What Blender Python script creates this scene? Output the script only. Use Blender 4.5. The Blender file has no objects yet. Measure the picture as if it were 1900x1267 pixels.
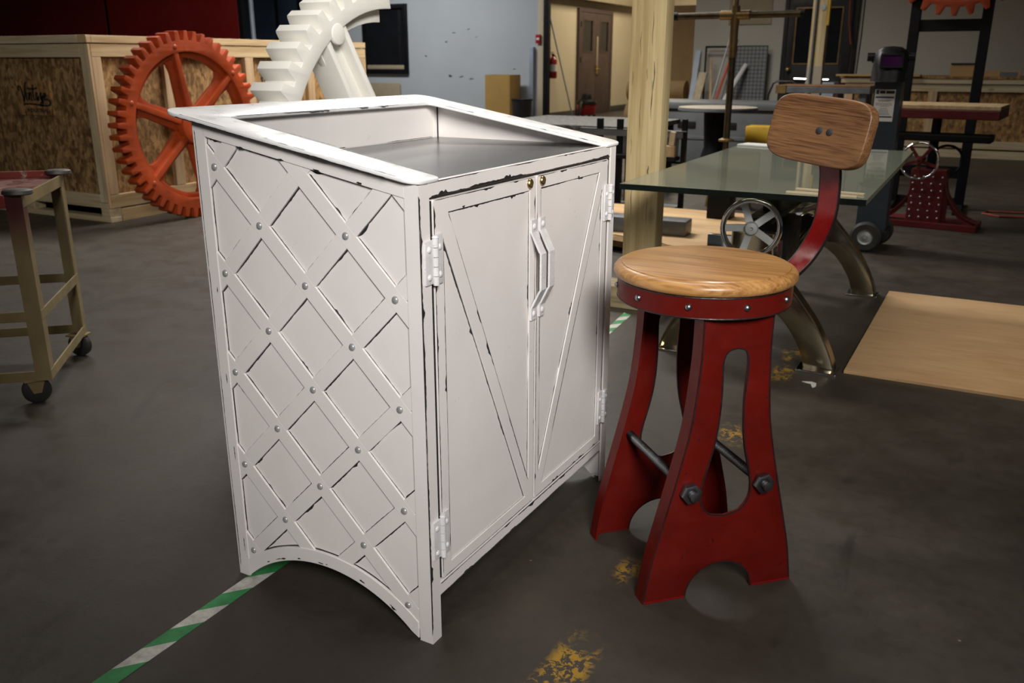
import bpy, bmesh, math, random
from mathutils import Vector, Matrix
rnd = random.Random(7)
scene = bpy.context.scene
COL = scene.collection
PI = math.pi
R = math.radians

# ------------------------------------------------------------------ camera, world, lights, exposure
cam_d = bpy.data.cameras.new('camera')
cam = bpy.data.objects.new('camera', cam_d); COL.objects.link(cam)
cam_d.sensor_width = 36.0
cam_d.lens = 36.0 * 1620.9 / 1900.0
cam_d.clip_start = 0.02
cam.location = (0, 0, 1.1)
cam.rotation_euler = (PI / 2 - 0.31052, 0, R(28))
cam_d.dof.use_dof = True
cam_d.dof.focus_distance = 1.85
cam_d.dof.aperture_fstop = 7.0
scene.camera = cam

scene.view_settings.view_transform = 'Standard'
scene.view_settings.look = 'None'
scene.view_settings.gamma = 1.0
scene.view_settings.use_curve_mapping = False
scene.view_settings.exposure = 0.0

world = bpy.data.worlds.new('world'); scene.world = world
world.use_nodes = True
world.node_tree.nodes['Background'].inputs[0].default_value = (0.9, 0.95, 1.0, 1)
world.node_tree.nodes['Background'].inputs[1].default_value = 0.035

def area(name, loc, rot, sx, sy, power, color=(1, 1, 1), spread=180):
    l = bpy.data.lights.new(name, 'AREA'); l.shape = 'RECTANGLE'
    l.size = sx; l.size_y = sy; l.energy = power; l.color = color; l.spread = R(spread)
    o = bpy.data.objects.new(name, l); COL.objects.link(o)
    o.location = loc; o.rotation_euler = [R(a) for a in rot]
    return o
def spot(name, loc, target, angle, blend, power, radius=0.3, color=(1, 1, 1)):
    l = bpy.data.lights.new(name, 'SPOT'); l.energy = power; l.spot_size = R(angle); l.spot_blend = blend
    l.shadow_soft_size = radius; l.color = color
    o = bpy.data.objects.new(name, l); COL.objects.link(o)
    o.location = loc
    o.rotation_euler = (Vector(target) - Vector(loc)).to_track_quat('-Z', 'Y').to_euler()
    return o
# work light behind the photographer, tubes under the ceiling further back, added fill spots
def aim(o, target):
    o.rotation_euler = (Vector(target) - o.location).to_track_quat('-Z', 'Y').to_euler()
spot('work_lamp', (1.0, -0.9, 2.3), (-0.74, 1.60, 0.72), 43, 1.0, 660, 0.5, (1.0, 0.97, 0.94))
spot('column_fill', (1.3, -0.2, 2.7), (-1.85, 3.3, 1.12), 34, 1.0, 640, 0.4, (1.0, 0.97, 0.90))  # added narrow spot to brighten the column and the white gear
spot('crate_fill', (-0.6, -1.2, 2.7), (-5.7, 4.3, 0.85), 30, 1.0, 420, 0.4, (1.0, 0.96, 0.88))  # added spot for the crate face, aimed to miss the near floor
spot('sheet_fill', (2.2, 1.2, 3.4), (0.1, 4.2, 0.0), 44, 1.0, 300, 0.4, (1.0, 0.95, 0.85))  # added spot that brightens the plywood on the floor
area('lip_lamp', (-4.3, 6.4, 4.0), (0, 0, 0), 2.2, 1.0, 290, (1, 0.98, 0.95), 150)
area('tube_lamp', (-1.2, 2.7, 4.1), (0, 0, 0), 2.2, 0.4, 45, (1, 0.96, 0.88), 150)
area('tube_lamp_left', (-8.0, 5.6, 4.1), (0, 0, 0), 4.0, 0.5, 45, (1, 0.95, 0.88), 160)
area('hall_lamp', (-10.0, 13.2, 4.0), (0, 0, 0), 3.0, 0.6, 190, (0.95, 0.98, 1.0), 160)
area('corridor_lamp', (-5.9, 18.0, 3.6), (0, 0, 0), 1.2, 4.0, 150, (1, 0.88, 0.66), 170)
area('back_lamp', (-3.4, 9.8, 4.1), (0, 0, 0), 1.6, 0.6, 60, (1, 0.95, 0.84), 150)

# ------------------------------------------------------------------ mesh helpers
class MB:
    def __init__(s): s.v = []; s.f = []
    def add(s, verts, faces, M=None):
        n = len(s.v)
        for p in verts:
            p = Vector(p)
            s.v.append(tuple(M @ p) if M is not None else tuple(p))
        for f in faces: s.f.append(tuple(i + n for i in f))
        return s
    def bm(s, bm, M=None):
        bm.verts.index_update()
        s.add([v.co.copy() for v in bm.verts], [[v.index for v in f.verts] for f in bm.faces], M)
        bm.free(); return s
    def box(s, a, b, bev=0.0, M=None):
        x0, y0, z0 = [min(p, q) for p, q in zip(a, b)]; x1, y1, z1 = [max(p, q) for p, q in zip(a, b)]
        v = [(x0, y0, z0), (x1, y0, z0), (x1, y1, z0), (x0, y1, z0), (x0, y0, z1), (x1, y0, z1), (x1, y1, z1), (x0, y1, z1)]
        f = [(3, 2, 1, 0), (4, 5, 6, 7), (0, 1, 5, 4), (1, 2, 6, 5), (2, 3, 7, 6), (3, 0, 4, 7)]
        if bev <= 0: return s.add(v, f, M)
        m = bmesh.new()
        vs = [m.verts.new(p) for p in v]
        for q in f: m.faces.new([vs[i] for i in q])
        bmesh.ops.bevel(m, geom=list(m.edges), offset=bev, segments=2, profile=0.6, affect='EDGES')
        return s.bm(m, M)
    def prism(s, poly, z0, z1, M=None):
        n = len(poly)
        v = [(x, y, z0) for x, y in poly] + [(x, y, z1) for x, y in poly]
        f = [tuple(range(n))[::-1], tuple(range(n, 2 * n))] + [(i, (i + 1) % n, n + (i + 1) % n, n + i) for i in range(n)]
        return s.add(v, f, M)
    def cyl(s, p0, p1, r0, r1=None, n=20, cap=True):
        r1 = r0 if r1 is None else r1
        p0 = Vector(p0); p1 = Vector(p1); d = (p1 - p0).normalized()
        a = d.orthogonal().normalized(); b = d.cross(a)
        v = []
        for p, r in ((p0, r0), (p1, r1)):
            for i in range(n):
                t = 2 * PI * i / n
                v.append(p + a * (r * math.cos(t)) + b * (r * math.sin(t)))
        f = [(i, (i + 1) % n, n + (i + 1) % n, n + i) for i in range(n)]
        if cap: f += [tuple(range(n))[::-1], tuple(range(n, 2 * n))]
        return s.add(v, f)
    def lathe(s, prof, n=32, M=None):
        v = []; f = []
        for r, z in prof:
            for i in range(n):
                t = 2 * PI * i / n; v.append((r * math.cos(t), r * math.sin(t), z))
        m = len(prof)
        for j in range(m - 1):
            for i in range(n):
                k = (i + 1) % n
                f.append((j * n + i, j * n + k, (j + 1) * n + k, (j + 1) * n + i))
        ring = prof[0] == prof[-1]
        if not ring and prof[0][0] > 1e-6: f.append(tuple(range(n))[::-1])
        if not ring and prof[-1][0] > 1e-6: f.append(tuple(range((m - 1) * n, m * n)))
        return s.add(v, f, M)
    def tube(s, pts, r, n=10, closed=False):
        pts = [Vector(p) for p in pts]; m = len(pts); v = []; f = []
        up = None
        for i, p in enumerate(pts):
            if closed: d = pts[(i + 1) % m] - pts[i - 1]
            else: d = pts[min(i + 1, m - 1)] - pts[max(i - 1, 0)]
            d.normalize()
            if up is None: a = d.orthogonal().normalized()
            else:
                a = up - d * up.dot(d); a.normalize()
            up = a; b = d.cross(a)
            rr = r[i] if isinstance(r, (list, tuple)) else r
            for k in range(n):
                t = 2 * PI * k / n; v.append(p + a * (rr * math.cos(t)) + b * (rr * math.sin(t)))
        for i in range(m if closed else m - 1):
            j = (i + 1) % m
            for k in range(n):
                l = (k + 1) % n
                f.append((i * n + k, i * n + l, j * n + l, j * n + k))
        if not closed: f += [tuple(range(n))[::-1], tuple(range((m - 1) * n, m * n))]
        return s.add(v, f)
    def strap(s, pts, wdir, w, t):
        """flat bar following pts, wide along wdir"""
        pts = [Vector(p) for p in pts]; wd = Vector(wdir).normalized(); m = len(pts); v = []; f = []
        for i, p in enumerate(pts):
            d = (pts[min(i + 1, m - 1)] - pts[max(i - 1, 0)]).normalized()
            nn = d.cross(wd).normalized()
            for a, b in ((-1, -1), (1, -1), (1, 1), (-1, 1)):
                v.append(p + wd * (a * w / 2) + nn * (b * t / 2))
        for i in range(m - 1):
            for k in range(4):
                l = (k + 1) % 4; f.append((i * 4 + k, i * 4 + l, i * 4 + 4 + l, i * 4 + 4 + k))
        f += [(3, 2, 1, 0), tuple(range(4 * m - 4, 4 * m))]
        return s.add(v, f)
    def dome(s, c, nrm, r, h, n=14, rings=4):
        q = Vector(nrm).normalized().to_track_quat('Z', 'Y').to_matrix().to_4x4()
        M = Matrix.Translation(c) @ q
        prof = [(r * math.cos(i / rings * PI / 2), h * math.sin(i / rings * PI / 2)) for i in range(rings)] + [(0.0001, h)]
        return s.lathe(prof, n, M)
    def shape(s, outer, holes=(), t=0.01, bev=0.0, M=None, res=2):
        """flat plate with holes in XY, centred on z=0"""
        cu = bpy.data.curves.new('plate', 'CURVE'); cu.dimensions = '2D'; cu.fill_mode = 'BOTH'
        for lp in [outer] + list(holes):
            sp = cu.splines.new('POLY'); sp.points.add(len(lp) - 1); sp.use_cyclic_u = True
            for p, q in zip(sp.points, lp): p.co = (q[0], q[1], 0, 1)
        cu.extrude = max(t / 2 - bev, 1e-5)
        if bev > 0:
            cu.bevel_depth = bev; cu.bevel_resolution = res - 1; cu.offset = -bev
        ob = bpy.data.objects.new('plate', cu)
        me = bpy.data.meshes.new_from_object(ob)
        m = bmesh.new(); m.from_mesh(me)
        bmesh.ops.remove_doubles(m, verts=list(m.verts), dist=1e-6)
        s.bm(m, M)
        bpy.data.objects.remove(ob); bpy.data.curves.remove(cu); bpy.data.meshes.remove(me)
        return s
    def text(s, body, size, M, t=0.001, shear=0.0, width=None):
        cu = bpy.data.curves.new('words', 'FONT'); cu.body = body; cu.size = size; cu.extrude = t; cu.shear = shear
        cu.offset = size * 0.035; cu.align_x = 'CENTER'; cu.align_y = 'CENTER'; cu.resolution_u = 2
        ob = bpy.data.objects.new('words', cu)
        me = bpy.data.meshes.new_from_object(ob)
        if width:
            xs = [v.co.x for v in me.vertices]; k = width / (max(xs) - min(xs))
            for v in me.vertices: v.co.x *= k
        s.add([v.co.copy() for v in me.vertices], [list(p.vertices) for p in me.polygons], M)
        bpy.data.objects.remove(ob); bpy.data.curves.remove(cu); bpy.data.meshes.remove(me)
        return s
    def build(s, name, mat, parent=None, smooth=40, loc=None):
        me = bpy.data.meshes.new(name); me.from_pydata(s.v, [], s.f); me.validate(); me.update()
        bm = bmesh.new(); bm.from_mesh(me); bmesh.ops.recalc_face_normals(bm, faces=list(bm.faces)); bm.to_mesh(me); bm.free()
        if smooth:
            me.shade_smooth(); me.set_sharp_from_angle(angle=R(smooth))
        me.materials.append(mat)
        o = bpy.data.objects.new(name, me); COL.objects.link(o)
        if parent is not None: o.parent = parent
        if loc is not None: o.location = loc
        return o

def thing(name, label, cat, loc=(0, 0, 0), rz=0.0, group=None):  # most locations worked out beforehand from image pixels through the fitted camera
    o = bpy.data.objects.new(name, None); COL.objects.link(o)
    o.empty_display_size = 0.1; o.location = loc; o.rotation_euler = (0, 0, R(rz))
    o['label'] = label; o['category'] = cat
    if group: o['group'] = group
    return o
def tag(o, label, cat, group=None):
    o['label'] = label; o['category'] = cat
    if group: o['group'] = group
    return o
def struct(o):
    o['kind'] = 'structure'; return o
def child_copy(src, parent, loc=None, rot=None):
    c = src.copy(); COL.objects.link(c); c.parent = parent
    if loc is not None: c.location = loc
    if rot is not None: c.rotation_euler = rot
    return c
def arc(cx, cy, r, a0, a1, n):
    return [(cx + r * math.cos(R(a0 + (a1 - a0) * i / n)), cy + r * math.sin(R(a0 + (a1 - a0) * i / n))) for i in range(n + 1)]
def rrect(x0, y0, x1, y1, r, n=6):
    return arc(x1 - r, y1 - r, r, 0, 90, n) + arc(x0 + r, y1 - r, r, 90, 180, n) + arc(x0 + r, y0 + r, r, 180, 270, n) + arc(x1 - r, y0 + r, r, 270, 360, n)
def basis(o, ex, ey, ez):
    M = Matrix.Identity(4)
    for i, e in enumerate((ex, ey, ez)):
        for k in range(3): M[k][i] = e[k]
    for k in range(3): M[k][3] = o[k]
    return M
# planes: XZ_ puts a drawing (x right, y up) on a wall facing -y; YZ_ on a wall facing +x
def XZ_(o=(0, 0, 0)): return basis(o, (1, 0, 0), (0, 0, 1), (0, -1, 0))
def YZ_(o=(0, 0, 0)): return basis(o, (0, 1, 0), (0, 0, 1), (1, 0, 0))

# ------------------------------------------------------------------ materials
def new_mat(name):
    m = bpy.data.materials.new(name); m.use_nodes = True
    nt = m.node_tree; b = nt.nodes['Principled BSDF']
    return m, nt, b
def N(nt, t, **k):
    n = nt.nodes.new(t)
    for a, v in k.items(): setattr(n, a, v)
    return n
def coords(nt, scale=(1, 1, 1), rot=(0, 0, 0)):
    tc = N(nt, 'ShaderNodeTexCoord'); mp = N(nt, 'ShaderNodeMapping')
    mp.inputs['Scale'].default_value = scale; mp.inputs['Rotation'].default_value = rot
    nt.links.new(tc.outputs['Object'], mp.inputs['Vector']); return mp.outputs['Vector']
def noise(nt, vec, scale, detail=4, rough=0.55, dist=0.0):
    n = N(nt, 'ShaderNodeTexNoise'); n.inputs['Scale'].default_value = scale; n.inputs['Detail'].default_value = detail
    n.inputs['Roughness'].default_value = rough; n.inputs['Distortion'].default_value = dist
    if vec is not None: nt.links.new(vec, n.inputs['Vector'])
    return n.outputs['Fac']
def ramp(nt, fac, stops):
    r = N(nt, 'ShaderNodeValToRGB'); e = r.color_ramp.elements
    while len(e) < len(stops): e.new(0.5)
    for el, (p, c) in zip(e, stops):
        el.position = p; el.color = (c[0], c[1], c[2], 1) if not isinstance(c, (int, float)) else (c, c, c, 1)
    nt.links.new(fac, r.inputs['Fac']); return r.outputs['Color']
def mix(nt, fac, a, b):
    m = N(nt, 'ShaderNodeMix', data_type='RGBA')
    for s, v in ((m.inputs[0], fac), (m.inputs[6], a), (m.inputs[7], b)):
        if hasattr(v, 'is_output'): nt.links.new(v, s)
        elif isinstance(v, (int, float)): s.default_value = v
        else: s.default_value = (*v, 1)
    return m.outputs[2]
def math_(nt, op, a, b=None, clamp=False):
    m = N(nt, 'ShaderNodeMath', operation=op, use_clamp=clamp)
    for s, v in zip(m.inputs, (a, b)):
        if v is None: continue
        if hasattr(v, 'is_output'): nt.links.new(v, s)
        else: s.default_value = v
    return m.outputs[0]
def bump(nt, b, h, strength=0.3, dist=0.002):
    n = N(nt, 'ShaderNodeBump'); n.inputs['Strength'].default_value = strength; n.inputs['Distance'].default_value = dist
    nt.links.new(h, n.inputs['Height']); nt.links.new(n.outputs['Normal'], b.inputs['Normal'])
def painted(name, col, rough=0.4, metal=0.0, var=0.25, scale=6.0, worn=None, wth=0.66, spec=0.5, fine=0.06):
    m, nt, b = new_mat(name)
    v = coords(nt); f = noise(nt, v, scale, 5, 0.6)
    lo = [c * (1 - var) for c in col]; hi = [min(1, c * (1 + var * 0.6)) for c in col]
    c = ramp(nt, f, [(0.3, lo), (0.7, hi)])
    if worn:
        w = noise(nt, v, scale * 4, 6, 0.7, 0.6)
        c = mix(nt, ramp(nt, w, [(wth, 0.0), (wth + 0.06, 1.0)]), c, worn)
    nt.links.new(c, b.inputs['Base Color'])
    b.inputs['Roughness'].default_value = rough; b.inputs['Metallic'].default_value = metal
    b.inputs['Specular IOR Level'].default_value = spec
    rr = noise(nt, v, scale * 3, 4); nt.links.new(ramp(nt, rr, [(0.3, max(rough - .1, .03)), (0.7, min(rough + .12, 1))]), b.inputs['Roughness'])
    if fine: bump(nt, b, noise(nt, v, 90, 3), fine, 0.002)
    return m
def wood(name, light, dark, axis='x', gscale=26.0, rough=0.45, stretch=0.06, knots=0.0, lines=1.0, bands=9.0, turn=0.0, wbroad=0.45):
    """grain runs along axis: two stretched noises, the finer one drawn out into thin pores"""
    m, nt, b = new_mat(name)
    def sv(st):
        tc = N(nt, 'ShaderNodeTexCoord'); mp = N(nt, 'ShaderNodeMapping', vector_type='TEXTURE')
        mp.inputs['Scale'].default_value = {'x': (1 / st, 1, 1), 'y': (1, 1 / st, 1), 'z': (1, 1, 1 / st)}[axis]
        mp.inputs['Rotation'].default_value = (0, 0, R(turn))
        nt.links.new(tc.outputs['Object'], mp.inputs['Vector']); return mp.outputs['Vector']
    broad = noise(nt, sv(stretch * 1.6), gscale * 0.5, 3, 0.5, 0.8)
    rings = noise(nt, sv(stretch), gscale * 1.6 * bands / 8, 2, 0.5, 0.3)
    pores = noise(nt, sv(stretch * 0.5), gscale * 7, 3, 0.6)
    f = math_(nt, 'ADD', math_(nt, 'MULTIPLY', broad, wbroad), math_(nt, 'MULTIPLY', rings, 0.35 * lines))
    f = math_(nt, 'ADD', f, math_(nt, 'MULTIPLY', pores, 0.22))
    mid = wbroad * 0.5 + 0.11 + 0.175 * lines
    c = ramp(nt, f, [(mid - .11, dark), (mid, [(a * 1.2 + d * .8) / 2 for a, d in zip(light, dark)]), (mid + .10, light)])
    if knots:
        vo = N(nt, 'ShaderNodeTexVoronoi'); vo.inputs['Scale'].default_value = 5.0
        nt.links.new(coords(nt, {'x': (.5, 1, 1), 'y': (1, .5, 1), 'z': (1, 1, .5)}[axis]), vo.inputs['Vector'])
        c = mix(nt, ramp(nt, vo.outputs['Distance'], [(0.04, knots), (0.12, 0.0)]), c, [d * 0.35 for d in dark])
    nt.links.new(c, b.inputs['Base Color']); b.inputs['Roughness'].default_value = rough
    bump(nt, b, f, 0.25, 0.0015)
    return m
def metal(name, col, rough, aniso=None, var=0.2, rv=0.25):
    m, nt, b = new_mat(name)
    v = coords(nt, aniso or (1, 1, 1)); f = noise(nt, v, 14, 5, 0.6)
    nt.links.new(ramp(nt, f, [(0.3, [c * (1 - var) for c in col]), (0.7, col)]), b.inputs['Base Color'])
    b.inputs['Metallic'].default_value = 1.0
    nt.links.new(ramp(nt, f, [(0.3, max(rough * (1 - rv), .02)), (0.7, min(rough * (1 + rv), 1))]), b.inputs['Roughness'])
    return m
def osb(name, sc=1.0, a=(0.16, 0.085, 0.028), c=(0.33, 0.20, 0.085)):
    m, nt, b = new_mat(name)
    v = coords(nt)
    vo = N(nt, 'ShaderNodeTexVoronoi'); vo.inputs['Scale'].default_value = 26 * sc
    dv = N(nt, 'ShaderNodeMapping'); nt.links.new(v, dv.inputs['Vector']); dv.inputs['Scale'].default_value = (1, 0.6, 0.4); dv.inputs['Rotation'].default_value = (0.5, 0.4, 0.7)
    nt.links.new(dv.outputs['Vector'], vo.inputs['Vector'])
    vo2 = N(nt, 'ShaderNodeTexVoronoi'); vo2.inputs['Scale'].default_value = 34 * sc
    d2 = N(nt, 'ShaderNodeMapping'); nt.links.new(v, d2.inputs['Vector']); d2.inputs['Scale'].default_value = (.5, 1, .4); d2.inputs['Rotation'].default_value = (-0.7, -0.5, 0.3)
    nt.links.new(d2.outputs['Vector'], vo2.inputs['Vector'])
    s1 = N(nt, 'ShaderNodeSeparateColor'); nt.links.new(vo.outputs['Color'], s1.inputs[0])
    s2 = N(nt, 'ShaderNodeSeparateColor'); nt.links.new(vo2.outputs['Color'], s2.inputs[0])
    f = math_(nt, 'ADD', math_(nt, 'MULTIPLY', s1.outputs[0], .5), math_(nt, 'MULTIPLY', s2.outputs[1], .5))
    n = noise(nt, v, 3 * sc, 4)
    f = math_(nt, 'ADD', math_(nt, 'MULTIPLY', f, .7), math_(nt, 'MULTIPLY', n, .4))
    nt.links.new(ramp(nt, f, [(0.25, [x * .55 for x in a]), (0.45, a), (0.72, c), (0.9, [x * 1.35 for x in c])]), b.inputs['Base Color'])
    b.inputs['Roughness'].default_value = 0.7
    bump(nt, b, f, 0.5, 0.004)
    return m

M_white = painted('white_paint', (0.76, 0.72, 0.695), 0.36, var=0.05, scale=5, worn=(0.47, 0.45, 0.45), wth=0.70, fine=0.03)
M_whitelip = painted('white_lip_paint', (0.78, 0.77, 0.765), 0.33, var=0.05, scale=7, worn=(0.5, 0.5, 0.52), wth=0.69, fine=0.03)
M_glaze = painted('dark_glaze', (0.022, 0.021, 0.021), 0.5, var=0.4, scale=30, fine=0)
M_whitemetal = painted('white_hardware', (0.66, 0.65, 0.65), 0.3, var=0.15, scale=30, worn=(0.16, 0.16, 0.17), wth=0.63)
M_brass = metal('old_brass', (0.55, 0.42, 0.2), 0.3)
M_deck = metal('brushed_deck_steel', (0.085, 0.083, 0.085), 0.24, (.4, .6, 1), 0.02, 0.03)
M_inner = painted('cabinet_inside', (0.012, 0.012, 0.012), 0.7)  # shade of the inside put into the colour, keeping door gaps black
M_red = painted('stool_red', (0.100, 0.0052, 0.0030), 0.38, var=0.25, scale=7, worn=(0.022, 0.004, 0.004), wth=0.66, spec=0.2)
M_redbright = painted('stool_red_bar', (0.16, 0.0045, 0.0045), 0.26, var=0.2, scale=8, worn=(0.07, 0.012, 0.014), wth=0.68)
M_reddark = painted('stool_red_edge', (0.020, 0.009, 0.010), 0.4, var=0.4, scale=30)
M_oak = wood('oak_seat', (0.48, 0.255, 0.085), (0.25, 0.105, 0.028), 'x', 22, 0.34, 0.05, bands=34, turn=-44, wbroad=0.4)
M_oakdark = wood('oak_back', (0.23, 0.112, 0.046), (0.085, 0.034, 0.013), 'x', 34, 0.42, 0.035, lines=1.4, bands=42, wbroad=0.3)
M_siderivet = painted('side_rivet', (0.50, 0.49, 0.485), 0.28, 0.5, var=0.25, scale=60, worn=(0.15, 0.15, 0.16), wth=0.6)
M_boltdark = painted('dark_bolt', (0.035, 0.035, 0.036), 0.55, spec=0.2)
M_rivet = metal('steel_rivet', (0.36, 0.36, 0.37), 0.35)
M_nut = metal('dark_steel', (0.24, 0.24, 0.25), 0.38)
M_orange = painted('orange_paint', (0.34, 0.045, 0.006), 0.5, var=0.3, scale=5, worn=(0.16, 0.022, 0.01), wth=0.66)
M_orangetooth = M_orange
M_pinewhite = wood('pale_pine', (0.60, 0.50, 0.34), (0.40, 0.30, 0.17), 'z', 20, 0.6, 0.05, knots=0.6)
M_pinex = wood('pale_pine_x', (0.58, 0.48, 0.32), (0.40, 0.30, 0.17), 'x', 20, 0.6, 0.05, knots=0.6)
M_piney = wood('pine_y', (0.55, 0.40, 0.22), (0.38, 0.24, 0.11), 'y', 20, 0.6, 0.05, knots=0.6)
M_pinez = wood('pine_z', (0.55, 0.38, 0.22), (0.38, 0.24, 0.12), 'z', 20, 0.6, 0.05, knots=0.6)
M_osb = osb('strand_board', 2.0)
M_osb_r = osb('strand_board_right', 2.0, (0.20, 0.10, 0.03), (0.36, 0.20, 0.07))
M_wgear = painted('white_gear', (0.90, 0.875, 0.82), 0.45, var=0.06, scale=4, worn=(0.66, 0.55, 0.36), wth=0.68, fine=0.02)
M_cart = painted('cart_yellow', (0.25, 0.185, 0.08), 0.5, var=0.3, scale=7, worn=(0.12, 0.05, 0.03), wth=0.68)
M_cartred = painted('cart_red', (0.30, 0.04, 0.028), 0.45, var=0.35, scale=6, worn=(0.42, 0.36, 0.32), wth=0.6)
M_carttop = painted('cart_top', (0.26, 0.10, 0.075), 0.28, 0.4, var=0.4, scale=5, worn=(0.42, 0.36, 0.33), wth=0.57)
def oversprayed():
    m, nt, b = new_mat('cart_post_paint')
    v = coords(nt); sx = N(nt, 'ShaderNodeSeparateXYZ'); nt.links.new(v, sx.inputs[0])
    h = math_(nt, 'ADD', sx.outputs['Z'], math_(nt, 'MULTIPLY', math_(nt, 'SUBTRACT', noise(nt, v, 14, 4), 0.5), 0.10))
    base = ramp(nt, noise(nt, v, 7, 5, 0.6), [(0.3, (0.17, 0.125, 0.055)), (0.7, (0.29, 0.215, 0.10))])
    c = mix(nt, ramp(nt, h, [(0.50, 0.0), (0.66, 1.0)]), base, (0.085, 0.010, 0.008))
    nt.links.new(c, b.inputs['Base Color']); b.inputs['Roughness'].default_value = 0.5
    return m
M_cartpost = oversprayed()
M_cap = metal('dark_cap', (0.2, 0.19, 0.18), 0.5)
M_rubber = painted('rubber', (0.028, 0.025, 0.023), 0.6, var=0.3, scale=20)
M_black = painted('black_paint', (0.006, 0.006, 0.007), 0.5, var=0.3, scale=10, spec=0.2)
M_blackm = painted('black_satin', (0.012, 0.012, 0.0125), 0.4, var=0.3, scale=12, spec=0.3)
M_greysteel = painted('grey_steel', (0.16, 0.165, 0.17), 0.42, 0.5, var=0.2, scale=9)
M_greypaint = painted('grey_paint', (0.10, 0.105, 0.11), 0.5, var=0.2, scale=5)
M_chrome = metal('chrome', (0.80, 0.80, 0.79), 0.08, var=0.08)
M_nickel = metal('warm_nickel', (0.44, 0.38, 0.26), 0.16, var=0.2)
M_castgrey = painted('cast_grey', (0.40, 0.41, 0.40), 0.42, 0.4, var=0.12, scale=9)
M_pipe = painted('pipe_bronze', (0.085, 0.062, 0.035), 0.42, 0.7, var=0.35, scale=15)
M_pipebrass = painted('pipe_brass', (0.26, 0.17, 0.07), 0.4, 0.7, var=0.3, scale=15)
M_ply = wood('ply_sheet', (0.56, 0.365, 0.195), (0.42, 0.25, 0.12), 'x', 8, 0.62, 0.25, lines=0.5, bands=2)
M_slab = wood('raw_slab', (0.56, 0.37, 0.18), (0.36, 0.21, 0.09), 'x', 10, 0.6, 0.12, lines=0.8, bands=4)
M_bark = wood('slab_bark', (0.32, 0.19, 0.06), (0.12, 0.06, 0.02), 'x', 20, 0.8, 0.2)
M_column = wood('column_timber', (0.62, 0.49, 0.27), (0.40, 0.285, 0.125), 'z', 22, 0.65, 0.05, knots=0.5, lines=0.9, bands=10)
M_check = painted('timber_check', (0.075, 0.05, 0.025), 0.8)
M_mossy = wood('old_timber', (0.36, 0.30, 0.16), (0.16, 0.12, 0.06), 'x', 12, 0.8, 0.2)
M_wallgrey = painted('wall_grey_paint', (0.44, 0.46, 0.475), 0.6, var=0.05, scale=1.2, worn=(0.30, 0.31, 0.32), wth=0.74)
M_wallyel = painted('wall_cream_paint', (0.62, 0.52, 0.36), 0.6, var=0.07, scale=1.0)
M_walloff = painted('wall_offwhite_paint', (0.50, 0.47, 0.41), 0.6, var=0.06, scale=1.5, worn=(0.34, 0.30, 0.25), wth=0.74)
M_doorbrown = painted('door_brown', (0.080, 0.050, 0.042), 0.45, var=0.12, scale=3)
M_doorblack = painted('door_black', (0.009, 0.0075, 0.007), 0.45, var=0.2, scale=3)
M_card = painted('cardboard', (0.42, 0.26, 0.11), 0.75, var=0.12, scale=4)
M_cardy = painted('yellow_cardboard', (0.40, 0.235, 0.06), 0.7, var=0.1, scale=4)
M_redpanel = painted('red_sheet', (0.15, 0.007, 0.006), 0.4, var=0.2, scale=1.5)
M_firered = painted('extinguisher_red', (0.38, 0.02, 0.02), 0.3)
M_paper = painted('white_paper', (0.72, 0.71, 0.68), 0.7, var=0.05)
M_yellow = painted('safety_yellow', (0.52, 0.31, 0.02), 0.5, var=0.2)
M_machine = painted('machine_blue', (0.030, 0.042, 0.055), 0.4, var=0.15, scale=4)
M_crank = painted('crank_red', (0.095, 0.006, 0.007), 0.4, var=0.25, scale=6)
M_visor = painted('visor_purple', (0.060, 0.012, 0.075), 0.12, var=0.2)
M_navy = painted('navy_print', (0.03, 0.035, 0.12), 0.6)
M_ink = painted('ink', (0.012, 0.012, 0.014), 0.7)
M_cable = painted('cable_red', (0.28, 0.06, 0.03), 0.5)
M_tan = painted('tan_plastic', (0.36, 0.29, 0.19), 0.5, var=0.1)
M_bluegrey = painted('bluegrey_metal', (0.36, 0.41, 0.48), 0.4, 0.3, var=0.1)
M_bin = painted('bin_dark', (0.045, 0.04, 0.038), 0.5)
M_redstick = painted('red_stick', (0.55, 0.07, 0.03), 0.5)
M_roundtop = painted('round_table_top', (0.36, 0.31, 0.24), 0.5, var=0.1)
M_greyceil = painted('ceiling_paint', (0.30, 0.29, 0.27), 0.8)
M_baseb = painted('baseboard_dark', (0.06, 0.055, 0.05), 0.6)
M_green = painted('green_label', (0.03, 0.25, 0.07), 0.5)
M_grating = None

def glass_mat(name, tint, rough=0.02, trans=1.0):
    m, nt, b = new_mat(name)
    v = coords(nt); f = noise(nt, v, 5, 3)
    nt.links.new(ramp(nt, f, [(0.3, [c * .96 for c in tint]), (0.7, tint)]), b.inputs['Base Color'])
    b.inputs['Roughness'].default_value = rough; b.inputs['IOR'].default_value = 1.5
    b.inputs['Transmission Weight'].default_value = trans
    return m
M_glass = glass_mat('green_glass', (0.40, 0.43, 0.34), 0.035, 0.55)
M_glassedge = painted('glass_edge_green', (0.004, 0.007, 0.005), 0.4, fine=0, spec=0.15)
M_pane = painted('dark_pane', (0.010, 0.011, 0.013), 0.07, var=0.2, fine=0)
M_bluepane = painted('blue_pane', (0.035, 0.055, 0.085), 0.1, var=0.35, scale=1.2, fine=0)

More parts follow.
